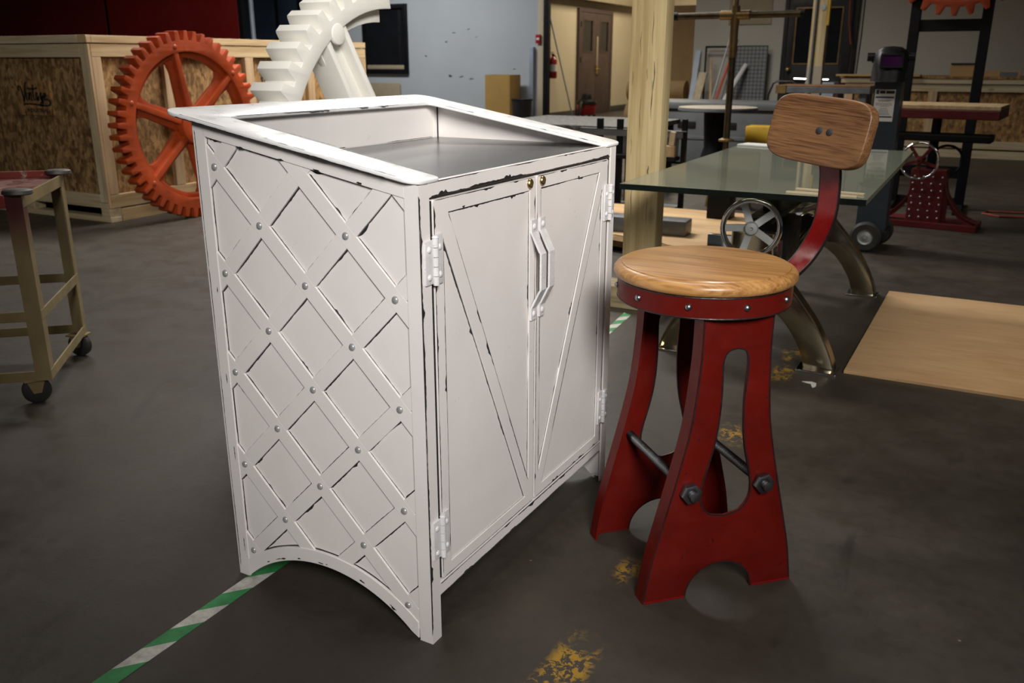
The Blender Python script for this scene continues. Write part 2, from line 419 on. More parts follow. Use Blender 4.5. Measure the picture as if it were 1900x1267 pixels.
def floor_mat():
    m, nt, b = new_mat('concrete_floor')
    v = coords(nt)
    n1 = noise(nt, v, 0.9, 6, 0.65); n2 = noise(nt, v, 6, 6, 0.7); n3 = noise(nt, v, 40, 4, 0.7)
    f = math_(nt, 'ADD', math_(nt, 'MULTIPLY', n1, 0.5), math_(nt, 'ADD', math_(nt, 'MULTIPLY', n2, 0.32), math_(nt, 'MULTIPLY', n3, 0.18)))
    c = ramp(nt, f, [(0.33, (0.028, 0.022, 0.0165)), (0.5, (0.045, 0.037, 0.028)), (0.66, (0.062, 0.052, 0.040))])
    # dark blotches and streaks
    st = noise(nt, coords(nt, (1.4, 0.5, 1)), 3.2, 5, 0.7, 1.2)
    c = mix(nt, ramp(nt, st, [(0.60, 0.0), (0.72, 0.65)]), c, (0.024, 0.019, 0.016))
    # worn yellow paint line along y
    sx = N(nt, 'ShaderNodeSeparateXYZ'); nt.links.new(v, sx.inputs[0])
    wob = math_(nt, 'MULTIPLY', math_(nt, 'SUBTRACT', noise(nt, v, 2.2, 2), 0.5), 0.10)
    d = math_(nt, 'ABSOLUTE', math_(nt, 'ADD', math_(nt, 'ADD', sx.outputs['X'], 0.555), wob))
    band = ramp(nt, d, [(0.030, 1.0), (0.050, 0.0)])
    flake = ramp(nt, noise(nt, v, 42, 6, 0.72, 0.8), [(0.50, 0.0), (0.53, 1.0)])
    yn = math_(nt, 'DIVIDE', sx.outputs['Y'], 4.0)
    patch = ramp(nt, yn, [(0.0, .9), (0.33, 1.0), (0.352, 0.0), (0.395, 0.0), (0.41, .8), (0.43, 0.0), (0.60, 0.0), (0.63, .9), (0.665, 0.0), (0.75, 0.0), (0.78, .9), (0.87, .9), (0.885, 0.0)])
    patch = math_(nt, 'MULTIPLY', patch, ramp(nt, noise(nt, v, 9, 3, 0.6), [(0.42, 0.0), (0.52, 1.0)]))
    fade = math_(nt, 'LESS_THAN', sx.outputs['Y'], 3.6)
    mk = math_(nt, 'MULTIPLY', math_(nt, 'MULTIPLY', band, flake), math_(nt, 'MULTIPLY', patch, fade))
    c = mix(nt, mk, c, (0.34, 0.19, 0.016))
    # small pale specks of debris
    vo = N(nt, 'ShaderNodeTexVoronoi'); vo.inputs['Scale'].default_value = 9.0; nt.links.new(v, vo.inputs['Vector'])
    sp = math_(nt, 'MULTIPLY', ramp(nt, vo.outputs['Distance'], [(0.018, 1.0), (0.034, 0.0)]), ramp(nt, noise(nt, v, 1.7, 2), [(0.52, 0), (0.56, 1)]))
    c = mix(nt, sp, c, (0.20, 0.17, 0.14))
    nt.links.new(c, b.inputs['Base Color'])
    nt.links.new(ramp(nt, n2, [(0.35, 0.42), (0.65, 0.62)]), b.inputs['Roughness'])
    b.inputs['Specular IOR Level'].default_value = 0.35
    bump(nt, b, math_(nt, 'ADD', n3, n2), 0.25, 0.002)
    return m
M_floor = floor_mat()

def tape_mat():
    m, nt, b = new_mat('striped_tape')
    v = coords(nt); sx = N(nt, 'ShaderNodeSeparateXYZ'); nt.links.new(v, sx.inputs[0])
    s = math_(nt, 'SUBTRACT', sx.outputs['Y'], math_(nt, 'MULTIPLY', sx.outputs['X'], 1.15))
    fr = math_(nt, 'FRACT', math_(nt, 'SUBTRACT', math_(nt, 'MULTIPLY', s, 1 / 0.140), 0.08))
    k = ramp(nt, fr, [(0.495, 0.0), (0.505, 1.0)])
    dirt = noise(nt, v, 30, 5, 0.7)
    wcol = ramp(nt, dirt, [(0.35, (0.36, 0.35, 0.31)), (0.65, (0.62, 0.61, 0.56))])
    gcol = ramp(nt, dirt, [(0.35, (0.015, 0.17, 0.045)), (0.65, (0.025, 0.26, 0.07))])
    nt.links.new(mix(nt, k, wcol, gcol), b.inputs['Base Color']); b.inputs['Roughness'].default_value = 0.5
    return m
M_tape = tape_mat()

def tread_mat():
    m, nt, b = new_mat('tread_plate')
    v = coords(nt, (1, 1, 1), (0, R(45), 0))
    ch = N(nt, 'ShaderNodeTexChecker'); ch.inputs['Scale'].default_value = 26; nt.links.new(v, ch.inputs['Vector'])
    n = noise(nt, v, 9, 4)
    nt.links.new(mix(nt, ch.outputs['Fac'], ramp(nt, n, [(.3, (.10, .10, .105)), (.7, (.15, .15, .155))]), (0.24, 0.245, 0.25)), b.inputs['Base Color'])
    b.inputs['Metallic'].default_value = 0.5; b.inputs['Roughness'].default_value = 0.45
    bump(nt, b, ch.outputs['Fac'], 0.6, 0.004)
    return m
M_tread = tread_mat()
def speckle_mat():
    m, nt, b = new_mat('speckled_sheet')
    v = coords(nt); n = noise(nt, v, 30, 4, 0.7)
    nt.links.new(ramp(nt, n, [(.42, (.03, .03, .029)), (.5, (.075, .073, .068)), (.6, (.14, .135, .125))]), b.inputs['Base Color'])
    b.inputs['Roughness'].default_value = 0.5
    return m
M_speckle = speckle_mat()

# ------------------------------------------------------------------ the room
struct(MB().box((-18, -3, -0.2), (7, 22, 0)).build('floor', M_floor, smooth=0))
struct(MB().box((-18, -3, 4.3), (7, 22, 4.5)).build('ceiling', M_greyceil, smooth=0))
struct(MB().box((-18, 15.8, 0), (-7.70, 16.0, 4.3)).build('wall_back', M_wallgrey, smooth=0))
wl = struct(MB().box((-7.9, 16.0, 0), (-7.70, 21.6, 4.3)).build('wall_left', M_wallyel, smooth=0))
struct(MB().box((-7.9, 21.6, 0), (-2.5, 21.8, 4.3)).build('wall_far', M_wallyel, smooth=0))
struct(MB().box((-4.12, 13.6, 0), (7, 13.8, 4.3)).build('wall_right', M_walloff, smooth=0))
struct(MB().box((-18.2, -3, 0), (-18, 22, 4.3)).build('wall_side', M_wallgrey, smooth=0))
struct(MB().box((-7.70, 15.74, 0), (-7.60, 15.86, 4.3), 0.008).build('trim_1', M_blackm))
struct(MB().box((-7.82, 15.755, 0), (-7.705, 15.80, 4.3), 0.006).build('trim_2', M_wallyel))
struct(MB().box((-7.985, 15.72, 0), (-7.90, 15.80, 1.36), 0.006).build('trim_3', M_bluegrey))
struct(MB().box((-7.70, 15.86, 2.27), (-7.50, 21.6, 2.62), 0.01).build('trim_4', M_tan))
struct(MB().box((-7.70, 15.86, 0), (-7.682, 17.28, 0.13), 0.004).build('baseboard_left', M_baseb))
struct(MB().box((-7.70, 19.12, 0), (-7.682, 21.6, 0.13), 0.004).build('baseboard_corridor', M_baseb))
struct(MB().box((-18, 15.782, 0), (-8.0, 15.80, 0.10), 0.004).build('baseboard_back', M_baseb))
struct(MB().box((-4.12, 13.582, 0), (7, 13.60, 0.10), 0.004).build('baseboard_right', M_baseb))

def window(name, x0, x1, z0, z1, y, pane, fr=0.07, mull=()):
    w = MB().shape([(x0, z0), (x1, z0), (x1, z1), (x0, z1)], [[(x0 + fr, z0 + fr), (x1 - fr, z0 + fr), (x1 - fr, z1 - fr), (x0 + fr, z1 - fr)]], 0.06, 0.004, XZ_((0, y - 0.03, 0))).build(name, M_black)
    struct(w)
    MB().box((x0 + fr - .01, y - .028, z0 + fr - .01), (x1 - fr + .01, y - .02, z1 - fr + .01)).build('pane', pane, w, 0)
    for k, (a, b) in enumerate(mull):
        MB().box((a, y - .055, z0 + fr), (b, y - .02, z1 - fr), 0.003).build('mullion', M_black, w)
    return w
w1 = window('window_1', -11.95, -10.82, 0.845, 2.215, 15.8, M_pane, 0.09)
MB().box((-11.86, 15.755, 0.94), (-10.91, 15.775, 1.02), 0.004).build('sill_board', M_tan, w1)
MB().box((-11.05, 15.762, 1.02), (-10.98, 15.772, 2.10), 0.002).build('inner_frame', M_blackm, w1)
w2 = window('window_2', -15.3, -12.35, 1.45, 3.0, 15.8, M_bluepane, 0.08, ((-14.30, -14.24), (-13.66, -13.58), (-12.9, -12.86)))

# double door in the cream wall
d1 = MB().shape([(17.29, 0), (19.12, 0), (19.12, 2.13), (17.29, 2.13)], [[(17.37, 0.004), (19.04, 0.004), (19.04, 2.06), (17.37, 2.06)]], 0.07, 0.004, YZ_((-7.675, 0, 0))).build('door_1', M_doorbrown)
struct(d1)
for (a, b, wa, wb) in ((17.37, 18.20, 17.55, 18.00), (18.21, 19.04, 18.45, 18.87)):
    lf = MB().shape([(a, 0.01), (b, 0.01), (b, 2.055), (a, 2.055)], [[(wa, 1.30), (wb, 1.30), (wb, 1.90), (wa, 1.90)]], 0.04, 0.003, YZ_((-7.67, 0, 0))).build('door_leaf', M_doorbrown, d1)
    MB().box((-7.676, wa - .005, 1.295), (-7.668, wb + .005, 1.905)).build('pane', M_pane, lf, 0)
    fr = MB().shape([(wa - .03, 1.27), (wb + .03, 1.27), (wb + .03, 1.93), (wa - .03, 1.93)], [[(wa, 1.30), (wb, 1.30), (wb, 1.90), (wa, 1.90)]], 0.006, 0.001, YZ_((-7.648, 0, 0))).build('pane_frame', M_doorbrown, lf)
MB().box((-7.652, 18.235, 1.02), (-7.642, 18.31, 1.60), 0.002).build('edge_guard', M_tan, d1)
lock = MB().box((-7.652, 18.21, 0.83), (-7.635, 18.31, 1.02), 0.004)
lock.cyl((-7.635, 18.265, 0.93), (-7.58, 18.265, 0.93), 0.012)
lock.tube([(-7.585, 18.265, 0.93), (-7.582, 18.32, 0.932), (-7.585, 18.38, 0.925)], 0.011)
tag_lock = lock.build('lever_lock', M_brass, d1)
for z in (0.28, 1.12, 1.82):
    MB().cyl((-7.64, 17.375, z - .05), (-7.64, 17.375, z + .05), 0.014, n=10).build('door_hinge', M_blackm, d1)

# black door in the off-white wall
d2 = MB().shape([(-2.80, 0), (-1.80, 0), (-1.80, 1.985), (-2.80, 1.985)], [[(-2.74, .004), (-1.86, .004), (-1.86, 1.93), (-2.74, 1.93)]], 0.08, 0.004, XZ_((0, 13.575, 0))).build('door_2', M_doorblack)
struct(d2)
lf = MB().shape([(-2.735, .008), (-1.865, .008), (-1.865, 1.926), (-2.735, 1.926)], [[(-2.62, 1.07), (-2.02, 1.07), (-2.02, 1.80), (-2.62, 1.80)]], 0.045, 0.003, XZ_((0, 13.56, 0))).build('door_leaf', M_doorblack, d2)
MB().box((-2.63, 13.557, 1.06), (-2.01, 13.565, 1.81)).build('pane', M_pane, lf, 0)
MB().shape([(-2.64, 1.05), (-2.0, 1.05), (-2.0, 1.82), (-2.64, 1.82)], [[(-2.62, 1.07), (-2.02, 1.07), (-2.02, 1.80), (-2.62, 1.80)]], 0.012, 0.002, XZ_((0, 13.534, 0))).build('pane_frame', M_pipebrass, lf)
MB().lathe([(0.028, 0), (0.028, .008), (.012, .015), (.012, .035), (.03, .045), (.033, .06), (.02, .075), (.0001, .078)], 16, basis((-2.68, 13.538, 0.985), (1, 0, 0), (0, 0, 1), (0, -1, 0))).build('door_knob', M_brass, d2)
MB().tube([(-2.60, 13.54, .845), (-2.57, 13.46, .86), (-2.1, 13.46, .85), (-2.03, 13.54, .83)], 0.014, 8).build('cart_handle', M_chrome, d2)  # stands in for a silver cart handle, built onto the door

# ------------------------------------------------------------------ cabinet
Wc, Dc, Hf, SL = 0.8331, 0.5206, 0.9026, 0.0895 / 0.5206
def top_z(y): return Hf + SL * y
cabinet = thing('cabinet', 'white distressed metal cabinet with riveted lattice side and two front doors', 'cabinet', (-0.8293, 1.2238, 0), 88.66)
ARC_C, ARC_R, ARC_P = 0.2625, 0.328, 0.094
def arch_z(y, up=0.0):
    r = ARC_R + up; d = y - ARC_C
    return ARC_P - ARC_R + math.sqrt(max(r * r - d * d, 0))
def YZm(x): return basis((x, 0, 0), (0, 1, 0), (0, 0, 1), (1, 0, 0))
ys = [0.0335 + (0.487 - 0.0335) * i / 28 for i in range(29)]
for x0, nm in ((0.0045, 'side_panel'), (Wc - 0.0045, 'side_panel')):
    poly = [(0.002, 0.012), (0.03, 0.008)] + [(y, max(arch_z(y, .004), 0.004)) for y in ys] + [(0.491, 0.008), (Dc - .002, 0.012), (Dc - .002, top_z(Dc) - .003), (0.002, top_z(0) - .003)]
    MB().shape(poly, (), 0.005, 0.0, YZm(x0)).build(nm, M_white, cabinet, 0)
# corner posts: angle iron
def post(x, y, sx, sy):
    h = top_z(y) - 0.002
    w, t = 0.0305, 0.0045
    poly = [(0, 0), (w, 0), (w, t), (t, t), (t, w), (0, w)]
    poly = [(x + sx * a, y + sy * b) for a, b in poly]
    if sx * sy < 0: poly = poly[::-1]
    m = MB(); n = len(poly)
    v = [(a, b, 0.0) for a, b in poly] + [(a, b, top_z(b) - 0.001) for a, b in poly]
    m.add(v, [tuple(range(n))[::-1], tuple(range(n, 2 * n))] + [(i, (i + 1) % n, n + (i + 1) % n, n + i) for i in range(n)])
    return m.build('corner_post', M_white, cabinet, 0)
post(-0.0045, -0.0045, 1, 1); post(Wc + 0.0045, -0.0045, -1, 1); post(-0.0045, Dc, 1, -1); post(Wc + 0.0045, Dc, -1, -1)
# sloping top rail and arch rail on the lattice side
MB().shape([(0.026, top_z(.026) - .028), (0.495, top_z(.495) - .024), (0.495, top_z(.495) - .001), (0.026, top_z(.026) - .001)], (), 0.006, 0.0008, YZm(-0.0015)).build('top_rail', M_white, cabinet, 0)
ya = [0.030 + (0.490 - 0.030) * i / 30 for i in range(31)]
up = [(y, max(arch_z(y, .031), .012)) for y in ya]
dn = [(y, max(arch_z(y), 0.003)) for y in ya]
MB().shape(dn + up[::-1], (), 0.0065, 0.001, YZm(-0.0013)).build('arch_rail', M_white, cabinet, 0)
# lattice strips
A_, Y0_, Z0_ = 0.10451, 0.05371, 0.90709
HW = 0.0163
def clip(poly, p, n):
    out = []
    for i in range(len(poly)):
        a = poly[i]; b = poly[(i + 1) % len(poly)]
        da = (a[0] - p[0]) * n[0] + (a[1] - p[1]) * n[1]; db = (b[0] - p[0]) * n[0] + (b[1] - p[1]) * n[1]
        if da >= 0: out.append(a)
        if da * db < 0:
            t = da / (da - db); out.append((a[0] + (b[0] - a[0]) * t, a[1] + (b[1] - a[1]) * t))
    return out
def clip_lattice(poly, line):
    poly = clip(poly, (0.024, 0), (1, 0)); poly = clip(poly, (0.494, 0), (-1, 0)) if poly else poly
    if poly: poly = clip(poly, (0, top_z(0) - .014), (SL, -1))
    if poly:
        # lower end: the tangent of the arch where the strip meets it
        yb = None
        for i in range(400):
            y = 0.03 + 0.46 * i / 399
            z = line(y)
            if abs(z - arch_z(y, .016)) < 0.0016: yb = y
        for yb in ([yb] if yb is not None else []):
            d = yb - ARC_C; r = ARC_R + .016
            poly = clip(poly, (yb, arch_z(yb, .016)), (d / r, math.sqrt(1 - (d / r) ** 2)))
    return poly
wear_side = []          # list of (points, closed) in (y, z)
q = HW / math.sqrt(.5)
strips = []
for sgn, c0, rng in ((1, Z0_ - Y0_, range(0, 7)), (-1, Z0_ + Y0_, range(-2, 5))):
    for j in rng:
        c = c0 - 0.20902 * j
        line = (lambda y, c=c, s=sgn: c + s * y)
        poly = [(-.1, line(-.1) - q), (.7, line(.7) - q), (.7, line(.7) + q), (-.1, line(-.1) + q)]
        poly = clip_lattice(poly, line)
        if not poly or len(poly) < 3: continue
        xs = [p[0] for p in poly]
        if max(xs) - min(xs) < 0.02: continue
        strips.append((sgn, c, poly))
        x = -0.0010 if sgn > 0 else -0.00085
        MB().shape(poly, (), 0.0062, 0.0006, YZm(x + .0012)).build('lattice_strip', M_white, cabinet, 0)
riv = None
for c in range(5):
    for j in range(6):
        y = Y0_ + (4 - c) * A_; z = Z0_ - (j + (0.5 if c % 2 else 0)) * 0.20902
        if z > top_z(y) - 0.045 or z < (arch_z(y, .031) + .006 if 0.12 < y < 0.4 else 0.03): continue
        if riv is None:
            riv = MB().dome((0, 0, 0), (-1, 0, 0), 0.0072, 0.0048, 16, 4).build('rivet', M_siderivet, cabinet, 60, (-0.0035, y, z))
        else: child_copy(riv, cabinet, (-0.0035, y, z))
MB().box((0.003, Dc - .004, 0.03), (Wc - .003, Dc, top_z(Dc) - .003)).build('back_panel', M_white, cabinet, 0)
MB().box((0.007, 0.03, 0.115), (Wc - .007, Dc - .005, 0.125)).build('bottom_panel', M_inner, cabinet, 0)
MB().box((0.007, 0.004, 0.894), (Wc - .007, Dc - .0045, 0.9035)).build('deck', M_deck, cabinet, 0)['label'] = 'brushed grey steel deck recessed inside the rim'
MB().box((0.026, -0.0035, 0.8775), (Wc - .026, 0.006, 0.9055), 0.0015).build('front_rail', M_white, cabinet, 0)
MB().box((0.026, -0.0020, 0.092), (Wc - .026, 0.010, 0.1205), 0.0015).build('bottom_rail', M_white, cabinet, 0)
MB().box((0.008, 0.0185, 0.127), (Wc - .008, 0.024, 0.893)).build('gap_shade_sheet', M_inner, cabinet, 0)  # added sheet behind the doors, painted black for the shade in their gaps
# sloping rim
T0 = 0.0075
rim = arc(.014, .024, .030, 180, 270, 7) + [(0.040, -.006)] + arc(0.050, .006, .012, 270, 360, 4)
rim += arc(0.080, 0.487, .012, 180, 90, 4) + arc(0.756, 0.487, .012, 90, 0, 4)
rim += arc(0.783, .004, .012, 180, 270, 4) + arc(Wc + .035 - .03, .022, .030, 270, 360, 7)
rim += arc(Wc + .036 - .045, 0.597 - .045, .045, 0, 90, 7) + arc(-.019 + .045, 0.597 - .045, .045, 90, 180, 7)
L = math.sqrt(1 + SL * SL)
Mrim = basis((0, 0, Hf + T0 / 2 + .0005), (1, 0, 0), (0, 1, SL), (0, -SL / L, 1 / L))
MB().shape(rim, (), T0, 0.0024, Mrim, 3).build('rim', M_whitelip, cabinet, 50)

# wear: dark glaze left standing in the joints, rubbed edges
class Wear:
    def __init__(s): s.m = MB()
    def line(s, a, b, M, w=0.0011, side=0, amp=1.0, gap=0.12, blob=0.05, step=0.006):
        a = Vector((*a, 0)); b = Vector((*b, 0)); d = b - a; ln = d.length
        if ln < 0.01: return
        d.normalize(); n = Vector((-d.y, d.x, 0))
        k = max(2, int(ln / step)); ww = []
        st = rnd.uniform(0.5, 1.3); target = st; off = 0; bl = 0
        for i in range(k + 1):
            if rnd.random() < 0.12: target = rnd.choice((0.0 if rnd.random() < gap * 3 else .6, .7, 1.0, 1.5, 2.0 * amp))
            if rnd.random() < blob * 0.25: bl = rnd.randint(2, 5)
            st += (target - st) * 0.4
            v = st
            if bl > 0: v += rnd.uniform(1.0, 3.0) * amp; bl -= 1
            ww.append(max(v * w * rnd.uniform(.8, 1.2), 0.00015))
        ww[0] = ww[-1] = 0.0002
        vs = []; fs = []
        for i in range(k + 1):
            p = a + d * (ln * i / k)
            lo = 0 if side else -ww[i] / 2
            hi = (ww[i] * side) if side else ww[i] / 2
            vs += [p + n * lo, p + n * hi]
        for i in range(k): fs.append((2 * i, 2 * i + 1, 2 * i + 3, 2 * i + 2))
        s.m.add(vs, fs, M)
    def path(s, pts, M, w, side=1, closed=False):
        n = len(pts); vs = []; ww = w
        for i in range(n + (1 if closed else 0)):
            p = pts[i % n]; a = pts[(i - 1) % n] if closed or i else p; b = pts[(i + 1) % n] if closed or i < n - 1 else p
            dx, dy = b[0] - a[0], b[1] - a[1]; l = math.hypot(dx, dy) or 1
            ww += (w * rnd.uniform(.5, 1.6) - ww) * .35
            vs += [(p[0], p[1], 0), (p[0] - dy / l * ww * side, p[1] + dx / l * ww * side, 0)]
        s.m.add(vs, [(2 * i, 2 * i + 1, 2 * i + 3, 2 * i + 2) for i in range(len(vs) // 2 - 1)], M)
    def blotch(s, c, M, rx, ry, ang=0):
        n = 18; vs = []
        for i in range(n):
            t = 2 * PI * i / n; r = rnd.uniform(.45, 1.1)
            x = rx * r * math.cos(t); y = ry * r * math.sin(t)
            vs.append((c[0] + x * math.cos(ang) - y * math.sin(ang), c[1] + x * math.sin(ang) + y * math.cos(ang), 0))
        s.m.add(vs + [(c[0], c[1], 0)], [(i, (i + 1) % n, n) for i in range(n)], M)
ws = Wear()
Mp = YZm(0.00165); Mp = basis((0.00165, 0, 0), (0, 1, 0), (0, 0, 1), (-1, 0, 0))
for sgn, c, poly in strips:
    # only the two long sides, cut where other strips cross
    xs = sorted(p[0] for p in poly)
    for off, sd in ((q, 1), (-q, -1)):
        f = lambda y: c + off + sgn * y
        cuts = [0.026, 0.492]
        for s2, c2, p2 in strips:
            if s2 == sgn: continue
            for o2 in (q, -q):
                y = (c2 + o2 - c - off) / (sgn - s2)
                cuts.append(y)
        cuts = sorted(cuts)
        for y1, y2 in zip(cuts, cuts[1:]):
            ym = (y1 + y2) / 2; zm = f(ym)
            if y1 < 0.025 or y2 > 0.493 or y2 - y1 < .02: continue
            inside = any(s2 != sgn and abs(zm - (c2 + s2 * ym)) < q * 0.98 for s2, c2, p2 in strips)
            if inside: continue
            # shorten to the field between top rail and arch
            pts = [(y1 + (y2 - y1) * i / 40) for i in range(41)]
            pts = [y for y in pts if f(y) < top_z(y) - .028 and f(y) > arch_z(y, .032)]
            if len(pts) < 4: continue
            lower = (off < 0)
            ws.line((pts[0], f(pts[0])), (pts[-1], f(pts[-1])), Mp, 0.0020 if not lower else 0.0025, sd, .5, 0.04, 0.06)
Mq = basis((-0.00175, 0, 0), (0, 1, 0), (0, 0, 1), (-1, 0, 0))
ws.line((0.4885, 0.05), (0.4885, top_z(.4885) - .026), Mp, 0.0032, -1, 0.5, 0.0, 0.03)
ws.line((0.0265, 0.03), (0.0265, top_z(.02) - .03), Mp, 0.0026, 1, 0.6, 0.05, 0.03)
ws.line((0.487, top_z(.487) - .0245), (0.03, top_z(.03) - .0285), Mp, 0.0014, 1, 1.0, 0.1, 0.12)
Mr = basis((-0.00475, 0, 0), (0, 1, 0), (0, 0, 1), (-1, 0, 0))
ws.path(up, Mp, .0030, 1)
for k in range(9):
    i = rnd.randint(2, 28); ws.blotch((dn[i][0], dn[i][1] + rnd.uniform(.003, .009)), Mr, rnd.uniform(.003, .011), rnd.uniform(.001, .0025), math.atan2(dn[i][1] - dn[i - 1][1], dn[i][0] - dn[i - 1][0]))
for y in (0.30, 0.215, 0.12, 0.40): ws.blotch((y, top_z(y) - .025), Mr, rnd.uniform(.006, .012), .0025, 0.17)
for z in (0.08, 0.3, 0.47, 0.66): ws.blotch((0.498, z), basis((-0.0049, 0, 0), (0, 1, 0), (0, 0, 1), (-1, 0, 0)), .0015, rnd.uniform(.008, .02))
# corner lines of the front posts
Ms = basis((-0.0049, 0, 0), (0, 1, 0), (0, 0, 1), (-1, 0, 0))
ws.line((-0.0035, 0.02), (-0.0035, 0.885), Ms, 0.0022, 1, 0.8, 0.06, 0.05)
ws.line((0.5165, 0.02), (0.5165, 0.975), Ms, 0.0012, 1, 0.8, 0.4, 0.03)
Mf = basis((0, -0.0050, 0), (1, 0, 0), (0, 0, 1), (0, -1, 0))
ws.line((-0.0045, 0.03), (-0.0045, 0.88), Mf, 0.0022, -1, 0.8, 0.1, 0.05)
Mfr = basis((0, -0.0040, 0), (1, 0, 0), (0, 0, 1), (0, -1, 0))
ws.line((0.030, 0.8785), (0.800, 0.8785), Mfr, 0.0028, 1, 0.9, 0.0, 0.10)
ws.line((0.030, 0.9045), (0.800, 0.9045), Mfr, 0.0010, -1, 1, 0.15, 0.10)
ws.line((0.030, 0.1190), (0.800, 0.1190), basis((0, -.0025, 0), (1, 0, 0), (0, 0, 1), (0, -1, 0)), 0.0020, -1, 0.8, 0.05, 0.08)
ws.line((0.030, 0.0935), (0.800, 0.0935), basis((0, -.0025, 0), (1, 0, 0), (0, 0, 1), (0, -1, 0)), 0.0012, 1, 0.8, 0.15, 0.12)
# rim: rubbed edges along the inner and outer border
Mt = basis((0, 0, Hf + T0 + .0012), (1, 0, 0), (0, 1, SL), (0, -SL / L, 1 / L))
ws.line((0.0685, 0.475), (0.0635, 0.01), Mt, 0.0020, 1, 1, 0.2, 0.10)
ws.line((0.085, 0.4985), (0.75, 0.4985), Mt, 0.0022, -1, 1, 0.15, 0.12)
ws.line((0.7695, 0.48), (0.7695, 0.01), Mt, 0.0018, 1, 1, 0.2, 0.12)
ws.line((-0.0175, 0.54), (-0.0145, 0.03), Mt, 0.0010, 1, 1, 0.3, 0.12)
Me = basis((-0.0195, 0, Hf + .0005), (0, 1, SL), (0, 0, 1), (-1, 0, 0))
ws.line((0.05, 0.0004), (0.55, 0.0004), Me, 0.003, 1, 0.6, 0.0, 0.10)
for k in range(7):
    ws.blotch((rnd.uniform(-.01, .05), rnd.uniform(.03, .35)), Mt, .006, .0012, 1.57)
# dark seams inside the well
Mi = basis((0, Dc - .0048, 0), (1, 0, 0), (0, 0, 1), (0, -1, 0))
ws.line((0.03, 0.905), (0.8, 0.905), Mi, 0.0016, 1, .5, 0.1, 0.02)
MB().box((Wc - .0095, Dc - .0075, 0.903), (Wc - .0065, Dc - .0045, 0.989)).build('corner_seam', M_glaze, cabinet, 0)
ws.m.build('worn_edge', M_glaze, cabinet, 0)['kind'] = 'stuff'

# doors
def tri_in(a, b, c, r=0.003):
    return [a, b, c]
def door(x0, x1, mirror):
    z0, z1 = 0.1245, 0.8730
    def mx(x): return x0 + x1 - x if mirror else x
    dr = MB().box((x0, 0.0000, z0), (x1, 0.016, z1)).build('door', M_white, cabinet, 0)
    k = x0
    t1 = [(k + .048, .846), (k + .354, .846), (k + .354, .186)]
    t2 = [(k + .030, .804), (k + .030, .150), (k + .338, .150)]
    h1 = [(mx(a), b) for a, b in t1]; h2 = [(mx(a), b) for a, b in t2]
    MB().shape(rrect(x0, z0, x1, z1, .006, 3), [h1, h2], 0.0042, 0.0005, basis((0, -0.0009, 0), (1, 0, 0), (0, 0, 1), (0, -1, 0))).build('door_frame', M_white, dr, 0)
    w = Wear(); Mw = basis((0, -0.0004, 0), (1, 0, 0), (0, 0, 1), (0, -1, 0))
    Mo = basis((0, -0.0031, 0), (1, 0, 0), (0, 0, 1), (0, -1, 0))
    for tri in (h1, h2):
        cx = sum(p[0] for p in tri) / 3; cz = sum(p[1] for p in tri) / 3
        for i in range(3):
            a, b = tri[i], tri[(i + 1) % 3]
            nx, nz = -(b[1] - a[1]), b[0] - a[0]
            sd = 1 if (cx - a[0]) * nx + (cz - a[1]) * nz > 0 else -1
            wd = 0.0030 if abs(b[1] - a[1]) > .05 and abs(b[0] - a[0]) > .05 else 0.0021
            if abs(b[1] - a[1]) < .05 and a[1] < .3: wd = 0.0006
            if nx * sd > 0.02: w.line(a, b, Mo, 0.0017, -sd, 0.8, 0.05, 0.06)      # recess side hidden from the camera; line drawn on the raised frame instead
            else: w.line(a, b, Mw, wd, sd, 0.7, 0.1, 0.06)
    xs = [mx(x0), mx(x1)]
    w.line((x0 + .0015, z0 + .01), (x0 + .0015, z1 - .01), Mo, 0.0016, -1, .8, .1, .08)
    w.line((x1 - .0015, z0 + .01), (x1 - .0015, z1 - .01), Mo, 0.0012, 1, .8, .15, .06)
    w.line((x0 + .006, z1 - .001), (x1 - .006, z1 - .001), Mo, 0.0012, -1, 1, .2, .10)
    w.line((x0 + .006, z0 + .001), (x1 - .006, z0 + .001), Mo, 0.0012, 1, 1, .2, .10)
    w.blotch((h1[0][0] + (.05 if not mirror else -.12), .848), Mo, .006, .003)
    for xe in ((x0 - .0005, x0 - .0001), ): w.m.box((xe[0], .0000, z0 + .002), (xe[1], .016, z1 - .002))
    w.m.build('worn_edge', M_glaze, dr, 0)['kind'] = 'stuff'
    lx = mx(k + .351)
    lk = MB().lathe([(0.0105, 0), (0.0105, .003), (.0085, .0055), (.0075, .0045), (.003, .0045), (.0001, .0045)], 24, basis((lx, -0.003, 0.8605), (1, 0, 0), (0, 0, 1), (0, -1, 0)))
    lk.box((lx - .001, -.0082, .8565), (lx + .001, -.0070, .8645))
    lk.build('cam_lock', M_brass, dr)
    MB().lathe([(.0072, 0), (.0070, .0006), (.0001, .0008)], 20, basis((lx, -0.0078, 0.8605), (1, 0, 0), (0, 0, 1), (0, -1, 0))).build('lock_face', M_pipebrass, dr)
    hx = mx(k + (.366 if not mirror else .3525))
    zt, zb, pj = 0.780, 0.574, 0.029
    path = [(hx, -.0055, zt + .004), (hx, -.0055, zt - .022), (hx, -.010, zt - .030), (hx, -pj + .004, zt - .060), (hx, -pj, zt - .066), (hx, -pj, zb + .062), (hx, -pj + .004, zb + .056), (hx, -.010, zb + .026), (hx, -.0055, zb + .018), (hx, -.0055, zb - .008)]
    h = MB().strap(path, (1, 0, 0), 0.0225, 0.0045)
    for z in (zt - .010, zb + .006): h.dome((hx, -.0078, z), (0, -1, 0), .0068, .0038)
    h.build('handle', M_whitemetal, dr, 30)
    return dr
door(0.0385, 0.4183, False)
door(0.4222, 0.7960, True)
